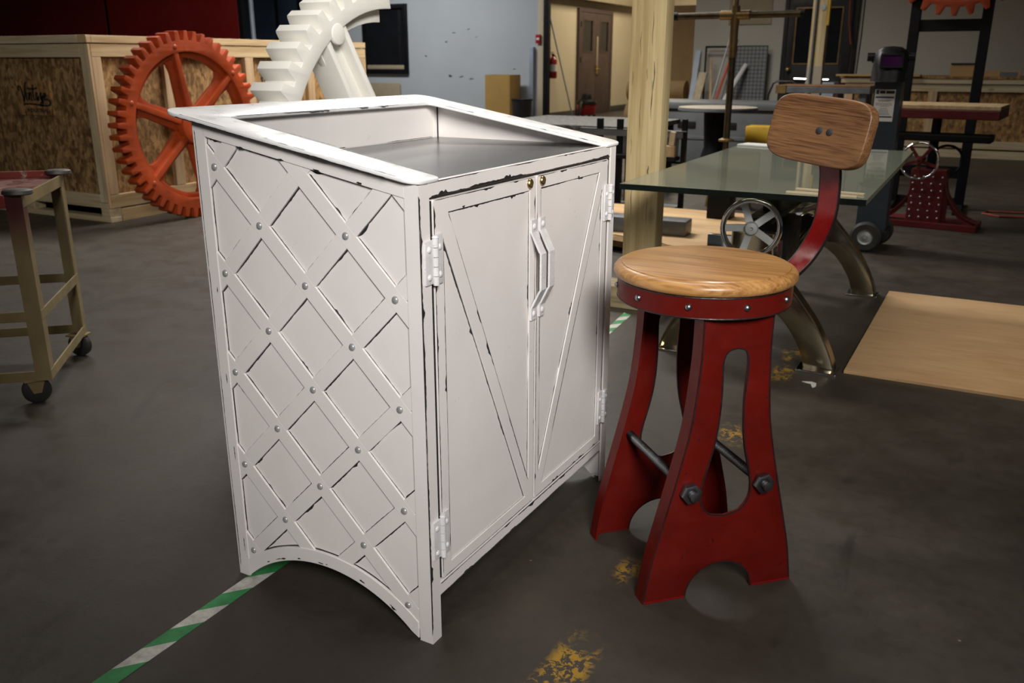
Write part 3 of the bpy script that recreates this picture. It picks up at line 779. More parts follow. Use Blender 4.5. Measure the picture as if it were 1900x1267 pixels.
def hinge(x, z0, z1, s):
    m = MB()
    m.box((x - s * .004, -.0085, z0 + .004), (x - s * .029, -.0045, z1 - .003), .001)
    m.box((x + s * .004, -.0075, z0), (x + s * .026, -.0035, z1 + .004), .001)
    n = 5; h = (z1 - z0) / n
    for i in range(n): m.cyl((x, -.0095, z0 + i * h + .0006), (x, -.0095, z0 + (i + 1) * h - .0006), .0058, n=14)
    m.cyl((x, -.0095, z1), (x, -.0095, z1 + .004), .0066, .005, n=14)
    hg = m.build('hinge', M_whitemetal, cabinet, 30)
    for dx, dy in ((-.018, -.0085), (.016, -.0075)):
        for z in (z0 + .017, z1 - .019): MB().dome((x + s * dx, dy, z), (0, -1, 0), .0060, .0036).build('hinge_rivet', M_whitemetal, hg)
for z0, z1 in ((0.724, 0.809), (0.180, 0.268)):
    hinge(0.0335, z0, z1, 1); hinge(Wc - .0335, z0, z1, -1)

sc_ = Wear(); Msc = basis((0, 15.7985, 0), (1, 0, 0), (0, 0, 1), (0, -1, 0))
for x, z, rx, rz_ in ((-9.72, 1.64, .05, .012), (-9.38, 1.70, .05, .010), (-9.2, 1.55, .04, .006), (-9.82, .81, .05, .03), (-9.55, .80, .06, .012), (-9.33, .76, .07, .016), (-9.9, 1.47, .03, .02), (-10.4, 1.2, .03, .02), (-8.35, .95, .04, .01)):
    sc_.blotch((x, z), Msc, rx, rz_, rnd.uniform(-.3, .3))
so_ = sc_.m.build('scuff_mark', M_bin, bpy.data.objects['wall_back'], 0); so_['kind'] = 'stuff'

# ------------------------------------------------------------------ bar stool
stool = thing('bar_stool', 'red steel bar stool with round oak seat and curved red arm holding an oak backrest', 'stool', (-0.4851, 1.7750, 0), 44.2)
prof = [(.178, 0), (.166, .08), (.147, .16), (.119, .27), (.098, .36), (.088, .42), (.081, .50), (.078, .56), (.078, .628)]
def smoothp(pts, n=5):
    o = []
    for i in range(len(pts) - 1):
        p0 = pts[max(i - 1, 0)]; p1 = pts[i]; p2 = pts[i + 1]; p3 = pts[min(i + 2, len(pts) - 1)]
        for k in range(n):
            t = k / n
            o.append(tuple(0.5 * ((2 * b) + (-a + c) * t + (2 * a - 5 * b + 4 * c - d) * t * t + (-a + 3 * b - 3 * c + d) * t ** 3) for a, b, c, d in zip(p0, p1, p2, p3)))
    return o + [pts[-1]]
right = smoothp(prof)
notch = [(.078 * math.cos(R(t)), .072 * math.sin(R(t)) if 0 < t < 180 else 0) for t in [180 - 180 * i / 20 for i in range(21)]]
outl = [(x, z) for x, z in right] + [(-x, z) for x, z in right[::-1]] + notch[:]
hs = smoothp([(.0, .556), (.018, .551), (.027, .532), (.026, .48), (.0255, .44), (.029, .385), (.037, .335), (.050, .285), (.0575, .248), (.054, .218), (.034, .194), (.0, .186)], 4)
slot = hs + [(-x, z) for x, z in hs[::-1][1:-1]]
for y, s in ((-.150, 1), (.150, -1)):
    M = basis((0, y, 0), (1, 0, 0), (0, 0, 1), (0, -1, 0))
    pl_ = MB().shape(outl, [slot], 0.007, 0.0012, M).build('leg_plate', M_red, stool, 35)
    # flanges following the outer curve, the feet and the slot edge, turned inwards
    for sx in (1, -1):
        fl = MB().strap([(sx * (x - .002), y + s * .015, z) for x, z in right], (0, 1, 0), 0.036, 0.006).build('flange', M_red, pl_, 35)
    w = Wear(); Mw = basis((0, y - .0042 if s > 0 else y - .0042, 0), (1, 0, 0), (0, 0, 1), (0, -1, 0))
    w.path(right, Mw, .0032, 1); w.path([(-x, z) for x, z in right], Mw, .0032, -1)
    w.path(slot, Mw, .0028, 1, True); w.path(slot, Mw, .0008, -1, True)
    w.path(notch, Mw, .0032, 1)
    for k in range(10): w.blotch((rnd.choice((-1, 1)) * rnd.uniform(.05, .10), rnd.uniform(.06, .58)), Mw, rnd.uniform(.002, .005), rnd.uniform(.001, .003), rnd.uniform(0, 3))
    w.m.build('worn_edge', M_reddark, pl_, 0)['kind'] = 'stuff'
    for sx in (1, -1):
        MB().box((sx * .081, y - .006, 0.0), (sx * .176, y + .0005 + .012 * (s > 0), 0.005), .001).build('foot_lip', M_redbright if s > 0 else M_red, pl_, 0)
for sx in (-1, 1):
    x = sx * .0845 - .002; zb = .254
    rod = MB(); n = 96; pts = []
    prof_t = []
    y0, y1 = -.184, .184
    for i in range(n + 1): prof_t.append((.0082 if i % 2 else .0106, y0 + (y1 - y0) * i / n))
    rod.lathe([(0.0001, y0 - .001), (.007, y0 - .0008)] + prof_t + [(.007, y1 + .0008), (.0001, y1 + .001)], 14, basis((x, 0, zb), (1, 0, 0), (0, 0, -1), (0, 1, 0)))
    ro = rod.build('threaded_rod', M_nut, stool, 30)
    for yy, dd in ((-.1545, -1), (.1545, 1)):
        hexa = [(.0225 * math.cos(R(60 * i + 8)), .0225 * math.sin(R(60 * i + 8))) for i in range(6)]
        MB().shape(hexa, [[(.0105 * math.cos(2 * PI * i / 14), .0105 * math.sin(2 * PI * i / 14)) for i in range(14)]], .017, .0016, basis((x, yy + dd * .0085, zb), (1, 0, 0), (0, 0, 1), (0, -1, 0))).build('nut', M_nut, ro, 30)
MB().lathe([(.176, .624), (.181, .6245), (.1815, .668), (.176, .6685), (.172, .6685), (.172, .624), (.176, .624)], 72).build('seat_ring', M_red, stool, 35)
wr = MB()
wr.lathe([(.1819, .6242), (.1822, .6262), (.1817, .6272)], 72); wr.lathe([(.1817, .6655), (.1821, .667), (.1817, .6682)], 72)
wr.build('worn_edge', M_reddark, stool, 0)['kind'] = 'stuff'
rv = None
for i in range(10):
    a = R(-90 + 36 * i - 1); c = (.1815 * math.cos(a), .1815 * math.sin(a), .648)
    if rv is None:
        rv = MB().dome((0, 0, 0), (1, 0, 0), .0072, .0062, 16, 4).build('rivet', M_rivet, stool, 60, c); rv.rotation_euler = (0, 0, a)
    else: child_copy(rv, stool, c, (0, 0, a))
MB().lathe([(.150, .622), (.165, .622), (.165, .6275), (.150, .6275), (.150, .622)], 40).build('seat_plate', M_red, stool, 0)
seat = MB().lathe([(0.0001, .6685), (.180, .6685), (.1868, .672), (.1898, .679), (.1892, .687), (.185, .6925), (.1785, .6958), (.1745, .6968), (.1735, .6992), (.171, .6998), (0.0001, .7)], 96).build('seat', M_oak, stool, 50)
# backrest arm: curves up from under the seat
th = R(65 - 44.2); dv = (math.cos(th), math.sin(th)); tv = (-math.sin(th), math.cos(th))
bar = smoothp([(.10, .6195), (.20, .6195), (.25, .6225), (.295, .634), (.343, .660), (.381, .694), (.405, .726), (.418, .760), (.421, .80), (.418, .845), (.408, .89), (.403, .93), (.406, .985)], 6)
MB().strap([(dv[0] * r, dv[1] * r, z) for r, z in bar], (tv[0], tv[1], 0), .052, .0075).build('back_arm', M_redbright, stool, 30)
we = MB()
for sg in (1, -1):
    we.strap([(dv[0] * r + tv[0] * .0255 * sg, dv[1] * r + tv[1] * .0255 * sg, z) for r, z in bar], (tv[0], tv[1], 0), .0026, .0083)
we.build('worn_edge', M_reddark, stool, 0)['kind'] = 'stuff'
bw, bh = .136, .0755
sh = []
for t in range(80):
    a = 2 * PI * t / 80; c, s_ = math.cos(a), math.sin(a); p = 4.6
    sh.append((bw * math.copysign(abs(c) ** (2 / p), c), bh * math.copysign(abs(s_) ** (2 / p), s_)))
ba = R(15.8); bt = R(-10); br_ = R(4)
ez = Vector((math.cos(ba) * math.cos(bt), math.sin(ba) * math.cos(bt), math.sin(bt)))
e1 = Vector((-math.sin(ba), math.cos(ba), 0)); e2 = ez.cross(e1)
ex = e1 * math.cos(br_) + e2 * math.sin(br_); ey = ez.cross(ex)
bc = Vector((.333, .1365, .952)) + ez * .015
Mb = basis(bc, ex, ey, ez)
back = MB().shape(sh, (), .030, .004, None, 2)
# gentle curve of the board around the sitter
bmb = bmesh.new(); vb = [bmb.verts.new(p) for p in back.v]
for f in back.f: bmb.faces.new([vb[i] for i in f])
for k in range(-6, 7): bmesh.ops.bisect_plane(bmb, geom=list(bmb.verts) + list(bmb.edges) + list(bmb.faces), plane_co=(k * .0195, 0, 0), plane_no=(1, 0, 0))
back = MB(); back.bm(bmb)
back.v = [(x, y, z - 0.25 * x * x) for x, y, z in back.v]
backrest = back.build('backrest', M_oakdark, stool, 50); backrest.matrix_local = Mb; backrest['label'] = 'darker oak backrest board with rounded corners'
for sx in (-1, 1):
    MB().dome((sx * .0145 - .0215, 0.0, -.015), (0, 0, -1), .0088, .0045, 16, 4).build('bolt_head', M_boltdark, backrest)

# ------------------------------------------------------------------ floor tape
def tape(pts, label):
    m = MB(); v = []; 
    for x, y in pts: v.append((x, y, .0004))
    for x, y in pts: v.append((x, y, .0010))
    n = len(pts)
    m.add(v, [tuple(range(n))[::-1], tuple(range(n, 2 * n))] + [(i, (i + 1) % n, n + (i + 1) % n, n + i) for i in range(n)])
    return tag(m.build('floor_tape', M_tape, None, 0), label, 'tape')
tape([(-1.323, -1.5), (-1.281, -1.5), (-1.281, 1.2), (-1.285, 2.4), (-1.288, 3.25), (-1.314, 3.624), (-1.358, 3.651), (-1.330, 3.35), (-1.327, 2.4), (-1.3235, 1.2)], 'green and white striped floor tape running beneath the white cabinet')

# ------------------------------------------------------------------ timber column, block, slab, steel beam
col = thing('timber_column', 'rough tan square timber column behind the cabinet, cracked along the grain', 'column', (-1.333, 3.785, 0))
MB().box((-.078, -.05, .105), (.078, .05, 4.28), .006).build('post', M_column, col, 30)
ck = [(-.045, .43, .56, .004), (-.02, .80, .95, .0025), (.028, .62, .66, .007), (.030, .86, 1.02, .004), (.036, .98, 1.10, .005), (-.055, .70, .80, .002), (.005, 1.02, 1.07, .0025), (-.03, 1.12, 1.22, .003), (.03, .40, .52, .003), (.022, 1.16, 1.30, .003), (-.06, 1.0, 1.06, .002)]
cm = MB()
for i, (x, z0, z1, w) in enumerate(ck):
    n = 8; vs = []
    for k in range(n + 1):
        t = k / n; ww = w * math.sin(PI * min(max(t, .04), .96)) ** .6 * rnd.uniform(.6, 1.1); xx = x + .0015 * math.sin(7 * t + i)
        vs += [(xx - ww / 2, -.0508, z0 + (z1 - z0) * t), (xx + ww / 2, -.0508, z0 + (z1 - z0) * t)]
    cm.add(vs, [(2 * k, 2 * k + 1, 2 * k + 3, 2 * k + 2) for k in range(n)])
cm.build('drying_crack', M_check, col, 0)['kind'] = 'stuff'
blk = MB().box((-.21, -.085, 0), (.21, .085, .105), .012)
tag(blk.build('timber_block', M_mossy, None, 30, (-1.40, 3.79, 0)), 'weathered greenish timber block under the tan column', 'block')

def noisy_edge(x0, y0, x1, y1, n, amp):
    return [(x0 + (x1 - x0) * i / n + 0, y0 + (y1 - y0) * i / n + rnd.uniform(-amp, amp)) for i in range(n + 1)]
fe = noisy_edge(-2.5, 5.18, -1.16, 4.62, 22, .022)
slab = MB().prism(fe + [(-1.10, 6.05), (-2.5, 6.05)], .045, .100)
sl = tag(slab.build('wood_slab', M_slab, None, 0), 'raw live-edge wood slab lying on the floor behind the column', 'slab')
bk = MB()
v = []
for i, (x, y) in enumerate(fe): v += [(x, y + .004, .099), (x - .004, y - .02 - rnd.uniform(0, .012), .07), (x, y - .006, .028)]
bk.add(v, [(3 * i + k, 3 * i + 3 + k, 3 * i + 4 + k, 3 * i + 1 + k) for i in range(len(fe) - 1) for k in (0, 1)])
bk.build('bark_edge', M_bark, sl, 60)
for y in (5.4, 5.9): MB().box((-2.4, y, 0), (-1.2, y + .09, .045)).build('batten', M_pinex, sl, 0)
bm_ = MB().box((-1.10, 0, 0), (0, .155, .092), .012)
b_ = bm_.build('steel_beam', M_greysteel, None, 30, (-1.505, 5.03, .1005)); b_.rotation_euler = (0, 0, R(3))
tag(b_, 'grey square steel tube lying on the raw wood slab', 'beam')

# ------------------------------------------------------------------ glass table
gt = thing('glass_table', 'long glass-topped table on curved nickel legs with a handwheel below', 'table', (-.71, 3.8, 0))
def gl(x, y, z=0): return (x + .71, y - 3.8, z)
MB().box(gl(-1.122, 2.919, .670), gl(-.303, 4.66, .690), .002).build('glass_top', M_glass, gt, 0)
MB().box(gl(-1.122, 2.914, .6695), gl(-.303, 2.9185, .6895), .001).build('front_edge', M_glassedge, gt, 0)['label'] = 'dark green polished front edge'
for yy in (3.25, 4.51):
    op = [(.335, 0), (.325, .04), (.30, .10), (.255, .18), (.21, .24), (.165, .295), (.12, .345), (.085, .40), (.075, .45), (.075, .50)]
    inn = [(.225, 0), (.212, .05), (.195, .09), (.16, .145), (.12, .19), (.07, .225), (.03, .238), (0, .242)]
    o1 = smoothp(op, 4); i1 = smoothp(inn, 4)
    poly = o1 + [(-x, z) for x, z in o1[::-1]] + [(-x, z) for x, z in i1] + i1[::-1][1:]
    tr = MB().shape(poly, (), .034, .004, basis(gl(-.71, yy), (1, 0, 0), (0, 0, 1), (0, -1, 0))).build('trestle', M_nickel, gt, 35)
    for s in (1, -1):
        MB().strap([(s * (x - .0), gl(0, yy)[1], z) for x, z in o1], (0, 1, 0), .062, .005).build('leg_flange', M_nickel, tr, 35)
        MB().box((s * .20, gl(0, yy)[1] - .05, 0), (s * .345, gl(0, yy)[1] + .05, .010), .003).build('foot_plate', M_chrome, tr, 0)
MB().box(gl(-.76, 3.30, .52), gl(-.66, 4.56, .54), .004).build('top_beam', M_blackm, gt)
for yy in (3.52, 4.42): MB().box(gl(-1.02, yy - .03, .640), gl(-.40, yy + .03, .6695), .004).build('top_rail', M_blackm, gt)
for yy in (3.52, 4.42): MB().box(gl(-.74, yy - .03, .535), gl(-.68, yy + .03, .642), .003).build('riser', M_blackm, gt)
MB().cyl(gl(-.70, 3.22, .30), gl(-.70, 4.55, .30), .024, n=18).build('stretcher', M_nickel, gt)
MB().cyl(gl(-.62, 3.6, .53), gl(-.60, 4.5, .47), .015, n=14).build('screw_shaft', M_chrome, gt)
MB().cyl(gl(-.66, 3.75, .33), gl(-.63, 4.45, .44), .02, n=14).build('brace_rod', M_nickel, gt)
MB().box(gl(-.80, 3.5, .30), gl(-.63, 3.75, .50), .015).build('gearbox', M_blackm, gt)
MB().lathe([(.05, -.02), (.055, .0), (.05, .02)], 20, basis(gl(-.655, 4.05, .40), (1, 0, 0), (0, 0, 1), (0, 1, 0))).build('collar', M_chrome, gt)
# polished front plate and the handwheel
MB().box(gl(-.90, 3.30, .30), gl(-.62, 3.33, .465), .004).build('front_plate', M_chrome, gt)
MB().cyl(gl(-.682, 3.33, .546), gl(-.682, 3.06, .546), .014).build('wheel_shaft', M_chrome, gt)
def handwheel(parent, c, rad, tube_r, spokes, rot, m_rim, m_sp, m_hub, sw=.011):
    rim_ = MB().tube([(rad * math.cos(2 * PI * i / 56), 0, rad * math.sin(2 * PI * i / 56)) for i in range(56)], tube_r, 12, True).build('handwheel', m_rim, parent, 60, c)
    for i in range(spokes):
        a = R(rot + 360 / spokes * i); ca, sa = math.cos(a), math.sin(a)
        MB().strap([(.018 * ca, .002, .018 * sa), (.5 * rad * ca, .006, .5 * rad * sa), ((rad - .002) * ca, .0, (rad - .002) * sa)], (-sa, 0, ca), sw * 2, .011).build('spoke', m_sp, rim_, 30)
    MB().lathe([(.0001, -.016), (.02, -.016), (.024, -.012), (.024, .012), (.02, .02), (.006, .021), (.0055, .012), (.0001, .012)], 24, basis((0, 0, 0), (1, 0, 0), (0, 0, 1), (0, -1, 0))).build('hub', m_hub, rim_, 40)
    return rim_
hw = handwheel(gt, gl(-.682, 3.06, .546), .0962, .0098, 5, 38, M_chrome, M_castgrey, M_castgrey, .012)
hw.rotation_euler = (0, 0, R(14))
st_ = None
for i, (x0, y0, x1, y1) in enumerate(((-.555, 2.955, -.335, 2.945), (-.54, 3.045, -.322, 3.010))):
    a = math.atan2(y1 - y0, x1 - x0); ln = math.hypot(x1 - x0, y1 - y0)
    o = MB().box((0, -.009, 0), (ln, .009, .006), .001).build('wood_strip', M_pinex, None, 0, (x0, y0, .6903)); o.rotation_euler = (0, 0, a)
    tag(o, ('nearer thin wood strip lying on the glass table edge', 'thin wood strip on the glass, just behind the nearer strip')[i], 'strip', 'wood strips on the glass table')
pp = MB().box((-.11, -.06, 0), (.11, .06, .008), .002).build('paper_pad', M_paper, None, 0, (-1.0, 4.58, .6903)); pp.rotation_euler = (0, 0, R(-14))
tag(pp, 'white paper pad lying on the far end of the glass table', 'paper')

# ------------------------------------------------------------------ plywood sheet on the floor
ps = MB().box((0, 0, .0005), (1.25, 1.34, .0125), .001).build('plywood_sheet', M_ply, None, 0, (-.345, 3.262, 0)); ps.rotation_euler = (0, 0, R(-1.0))
tag(ps, 'tan plywood sheet lying flat on the concrete floor at right', 'plywood')
# paint chip
v = [(-.02, .0), (.012, .014), (.03, .004), (.034, -.03), (.026, -.05), (.018, -.03), (.014, -.012), (-.004, -.008)]
tag(MB().prism(v, .0003, .0012).build('paint_chip', M_paper, None, 0, (-.445, 3.10, 0)), 'small pale flake on the floor near the curved table leg', 'flake')

# ------------------------------------------------------------------ gears
def gear_outline(n, rt, rr, tip=.34, root=.62, a0=0.0, a1=360.0, steps=1):
    pts = []; pitch = 360.0 / n
    k = int(round((a1 - a0) / pitch))
    for i in range(k):
        c = a0 + pitch * (i + .5)
        for da, r in ((-.5 * root, rr), (-.5 * tip - .03, rt - .006), (-.5 * tip + .02, rt), (.5 * tip - .02, rt), (.5 * tip + .03, rt - .006), (.5 * root, rr)):
            a = R(c + da * pitch); pts.append((r * math.cos(a), r * math.sin(a)))
    return pts
og = thing('cast_gear', 'large orange cast iron gear wheel standing in front of the wooden crate', 'gear', (-5.12, 4.655, .652), 0)
OR = .652
MB().shape(gear_outline(50, OR, .588), [arc(0, 0, .512, 0, 360, 72)[:-1]], .105, .003, YZm(0.0)).build('toothed_rim', M_orange, og, 30)
MB().shape(arc(0, 0, .53, 0, 360, 72)[:-1], [arc(0, 0, .475, 0, 360, 72)[:-1]], .045, .004, YZm(-.005)).build('inner_web', M_orange, og, 30)
for i in range(6):
    a = R(41 + 60 * i); ca, sa = math.cos(a), math.sin(a)
    M = basis((0, 0, 0), (0, ca, sa), (0, -sa, ca), (1, 0, 0))
    w_ = [(.10, -.075), (.16, -.062), (.38, -.052), (.44, -.066), (.50, -.125), (.50, .125), (.44, .066), (.38, .052), (.16, .062), (.10, .075)]
    sp_ = MB().shape(w_, (), .034, .004, M @ Matrix.Translation((0, 0, -.008))).build('spoke', M_orange, og, 30)
    MB().shape([(.09, -.024), (.53, -.020), (.55, -.032), (.55, .032), (.53, .020), (.09, .024)], (), .098, .005, M).build('spoke_rib', M_orange, sp_, 30)
    MB().dome(M @ Vector((.552, 0, .052)), (1, 0, 0), .018, .008).build('boss', M_orange, sp_)
MB().shape(arc(0, 0, .125, 0, 360, 48)[:-1], [arc(0, 0, .048, 0, 360, 32)[:-1]], .14, .006, YZm(0.0)).build('hub', M_orange, og, 40)

wg = thing('half_gear', 'big white half gear with square teeth standing behind the white cabinet', 'gear', (-1.976, 2.783, .690), 0)
WR, RR, RI, TT = .689, .640, .590, .132
go = gear_outline(56, WR, RR, .40, .74, 90, 270)
ri = arc(0, 0, RI, 270, 90, 48)
MB().shape(go + ri, (), TT, .004, YZm(-TT / 2)).build('toothed_rim', M_wgear, wg, 30)
MB().shape(arc(0, 0, RI + .01, 90, 270, 40) + arc(0, 0, RI - .045, 270, 90, 40), (), TT * .45, .003, YZm(-TT * .62)).build('inner_web', M_wgear, wg, 30)
for a_ in (122, 180, 238):
    a = R(a_); ca, sa = math.cos(a), math.sin(a)
    M = basis((-TT / 2, 0, 0), (0, ca, sa), (0, -sa, ca), (1, 0, 0))
    s1 = MB().shape([(.08, -.062), (.45, -.055), (.56, -.07), (.585, -.09), (.585, .09), (.56, .07), (.45, .055), (.08, .062)], (), .03, .003, M).build('spoke', M_wgear, wg, 30)
    for s in (-1, 1): MB().shape([(.08, s * .062 - .012), (.45, s * .05 - .012), (.592, s * .05 - .012), (.592, s * .05 + .012), (.45, s * .05 + .012), (.08, s * .062 + .012)][::1], (), TT * .86, .003, M).build('spoke_flange', M_wgear, s1, 30)
    MB().shape(arc(.585, 0, .035, 0, 360, 20)[:-1], (), .02, .006, M @ Matrix.Translation((0, 0, TT / 2 - .006))).build('boss', M_wgear, s1, 40)
MB().shape(arc(0, 0, .13, 90, 270, 24), (), TT * 1.05, .004, YZm(-TT / 2)).build('hub', M_wgear, wg, 40)

# ------------------------------------------------------------------ crates
def logo(parent, M, s=1.0):
    """painted script word over a small plate"""
    m = MB()
    def stroke(pts, w):
        pts = smoothp([(x, y) for x, y in pts], 4); vs = []
        for i, p in enumerate(pts):
            a = pts[max(i - 1, 0)]; b = pts[min(i + 1, len(pts) - 1)]
            dx, dy = b[0] - a[0], b[1] - a[1]; l = math.hypot(dx, dy) or 1
            ww = w * (.60 + .40 * abs(dy) / l)
            vs += [((p[0] - dy / l * ww) * s, (p[1] + dx / l * ww) * s, 0), ((p[0] + dy / l * ww) * s, (p[1] - dx / l * ww) * s, 0)]
        m.add(vs, [(2 * i, 2 * i + 1, 2 * i + 3, 2 * i + 2) for i in range(len(pts) - 1)], M)
    stroke([(-.165, .03), (-.175, .055), (-.15, .06), (-.135, .03), (-.125, -.03), (-.12, -.04), (-.10, .02), (-.085, .08), (-.07, .09)], .010)
    stroke([(-.085, .02), (-.09, -.03), (-.08, -.035)], .009); stroke([(-.078, .05), (-.076, .052)], .01)
    stroke([(-.055, .02), (-.062, -.035), (-.05, .005), (-.035, .018), (-.03, 0), (-.035, -.035), (-.022, -.03)], .009)
    stroke([(0.0, .075), (-.008, .0), (-.004, -.03), (.012, -.028)], .009); stroke([(-.07, .05), (0, .045), (.05, .055)], .009)
    stroke([(.045, .008), (.03, .015), (.022, -.015), (.033, -.033), (.047, .0), (.045, -.028), (.056, -.03)], .009)
    stroke([(.092, .008), (.078, .016), (.068, -.012), (.078, -.03), (.092, .0), (.09, -.055), (.075, -.075), (.06, -.06), (.10, -.035)], .009)
    stroke([(.11, -.012), (.135, .0), (.125, .016), (.112, .0), (.116, -.03), (.14, -.025), (.165, -.035), (.17, -.06), (.12, -.072), (-.04, -.062), (-.14, -.066)], .010)
    m.text('INDUSTRIAL', .038 * s, M @ Matrix.Translation((.02 * s, -.108 * s, 0)), .0002, 0, .25 * s)
    o = m.build('stencil_lettering', M_ink, parent, 0); o['kind'] = 'stuff'; return o

cr = thing('shipping_crate', 'big pine and strand board crate behind the orange gear wheel', 'crate', (-5.43, 4.13, 0))
def bxp(name, a, b, mat, bev=.003, parent=None): return MB().box(a, b, bev).build(name, mat, parent or cr, 0)
LX, LY = -2.6, 3.06                      # extends to -x and +y
bxp('panel', (LX, .035, .11), (-.04, .05, 1.22), M_osb); bxp('panel', (-.05, .035, .11), (-.035, LY - .03, 1.22), M_osb_r)
bxp('panel', (LX, LY - .04, .11), (-.04, LY - .025, 1.22), M_osb); bxp('panel', (LX, .035, .11), (LX + .015, LY - .03, 1.22), M_osb)
# lid with its border boards
bxp('lid', (LX, .03, 1.225), (-.03, LY - .03, 1.245), M_osb)
bxp('lid_board', (LX, -.005, 1.218), (-.09, .035, 1.268), M_pinex); bxp('lid_board', (-.088, -.005, 1.218), (.004, .032, 1.268), M_piney)
bxp('lid_board', (-.035, .034, 1.218), (.004, LY, 1.268), M_piney)
# front face boards
bxp('board', (LX, .0, 1.125), (-.087, .036, 1.212), M_pinex)
bxp('board', (-.085, .0, .14), (-.012, .036, 1.212), M_pinewhite); bxp('board', (-.012, .0, .10), (.0, .02, 1.212), M_pinez)
bxp('board', (LX, .0, .10), (-.087, .036, .195), M_pinex); bxp('board', (-.085, .0, .10), (-.014, .036, .138), M_pinex)
bxp('board', (-1.35, .0, .197), (-1.26, .036, 1.123), M_pinewhite)
# right face boards
bxp('board', (-.036, .024, 1.128), (.0, LY, 1.212), M_piney)
bxp('board', (-.036, .022, .195), (.0, .095, 1.126), M_pinez)
bxp('board', (-.036, LY - .10, .195), (.0, LY, 1.126), M_pinez)
bxp('board', (-.036, .62, .195), (.0, .71, 1.126), M_pinez); bxp('board', (-.036, 1.45, .195), (.0, 1.54, 1.126), M_pinez); bxp('board', (-.036, 2.2, .195), (.0, 2.29, 1.126), M_pinez)
bxp('board', (-.036, .022, .10), (.0, LY, .193), M_piney)
# skids
bxp('skid', (LX, 0, 0), (0, .09, .035), M_pinex)
for x in (-2.58, -1.75, -.95, -.10): bxp('skid_block', (x, .004, .035), (x + .09, .1, .10), M_pinex)
bxp('skid', (-.09, .1, 0), (0, .75, .09), M_piney)
bxp('skid', (LX, LY - .1, 0), (0, LY, .035), M_pinex)
for x in (-2.58, -1.3, -.10): bxp('skid_block', (x, LY - .1, .035), (x + .09, LY, .10), M_pinex)
plate = bxp('stencil_plate', (-.87, .024, .725), (-.49, .034, .965), M_osb_r, .001)
logo(plate, XZ_((-.68, .0234, .865)), .98)
logo(cr, YZ_((-.0345, 1.86, .90)), 1.15)

cr2 = thing('shipping_crate', 'long low pine and strand board crate by the off-white wall at right', 'crate', (-.9, 11.9, 0))
def bx2(name, a, b, mat, bev=.003): return MB().box(a, b, bev).build(name, mat, cr2, 0)
bx2('panel', (-.75, .03, .10), (3.2, .045, .9), M_osb_r); bx2('panel', (-.75, 1.2, .10), (3.2, 1.215, .9), M_osb_r); bx2('panel', (-.75, .03, .1), (-.735, 1.2, .9), M_osb_r)
bx2('lid', (-.82, -.03, .90), (3.2, 1.23, .925), M_osb_r)
bx2('board', (-.80, -.02, .845), (3.2, .03, .90), M_pinex); bx2('board', (-.75, .0, .755), (3.2, .03, .835), M_pinex); bx2('board', (-.75, .0, .11), (3.2, .03, .20), M_pinex)
for x in (-.75, .2, 1.35, 2.4): bx2('board', (x, .0, .20), (x + .1, .03, .755), M_pinez)
bx2('skid', (-.75, -.01, 0), (3.2, .08, .09), M_pinex); bx2('skid', (-.75, 1.12, 0), (3.2, 1.21, .09), M_pinex)
def carton(name, label, loc, sx, sy, h, mat, rz=0, flap=True):
    t = thing(name, label, 'box', loc, rz)
    MB().box((-sx / 2, -sy / 2, 0), (sx / 2, sy / 2, h), .003).build('body', mat, t, 0)
    if flap:
        MB().box((-sx / 2 + .003, -sy / 2 + .003, h), (sx / 2 - .003, -.002, h + .006), .001).build('flap', mat, t, 0)
        MB().box((-sx / 2 + .003, .002, h), (sx / 2 - .003, sy / 2 - .003, h + .006), .001).build('flap', mat, t, 0)
    return t
carton('cardboard_box', 'brown carton with dark lid standing on the long low crate', (-.36, 12.25, .9252), .30, .25, .13, M_card, 0)
tag(MB().box((-.15, -.14, 0), (.15, .14, .015), .002).build('box_lid', M_blackm, None, 0, (-.36, 12.25, 1.0625)), 'dark lid lying on the carton on the low crate', 'lid')
t = carton('cardboard_tray', 'flat carton wrapped in clear tape on the long low crate', (.02, 12.1, .9252), .42, .22, .06, M_card)
MB().box((.0, -.114, .01), (.18, -.111, .055)).build('clear_tape', M_chrome, t, 0)
tag(MB().prism([(-.42, 0), (-.3, -.12), (.55, -.12), (.55, .12), (-.3, .12)], 0, .02).build('cardboard_sheet', M_card, None, 0, (-1.36, 11.95, .9255)), 'flat brown cardboard sheet on the left end of the low crate', 'cardboard')
tag(MB().box((-.18, -.2, 0), (.18, .2, .84), .006).build('grey_cabinet', M_bluegrey, None, 30, (-2.0, 12.35, 0)), 'grey metal cabinet beside the low crate, below the cardboard sheet', 'cabinet')

# ------------------------------------------------------------------ cart at left
ct = thing('shop_cart', 'worn tan steel shop cart with a red top tray on castors', 'cart', (-2.69, 1.66, 0), 42)
def cb(name, a, b, mat=M_cart, bev=.002): return MB().box(a, b, bev).build(name, mat, ct, 0)
CL = -.95
def angle(x, y, sx, sy, z0, z1, name='post', mat=M_cart):
    w, t_ = .048, .005
    poly = [(0, 0), (w, 0), (w, t_), (t_, t_), (t_, w), (0, w)]
    poly = [(x + sx * a, y + sy * b) for a, b in poly]
    return MB().prism(poly, z0, z1).build(name, mat, ct, 0)
angle(.06, 0, -1, 1, .085, .700, 'post', M_cartpost)['label'] = 'tan post with dark red overspray at its top'; angle(.06, .56, -1, -1, .085, .700); angle(CL, 0, 1, 1, .085, .700); angle(CL, .56, 1, -1, .085, .700)
for z0, z1 in ((.085, .120), (.290, .325), (.660, .700)):
    cb('rail', (CL, -.001, z0), (.012, .004, z1)) if z1 < .6 else cb('rail', (CL, -.001, z0), (.012, .004, z1), M_cartred)
    cb('rail', (CL, .556, z0), (.012, .561, z1), M_cart); cb('rail', (.055, .005, z0), (.061, .555, z1)); cb('rail', (CL, .005, z0), (CL + .006, .555, z1))
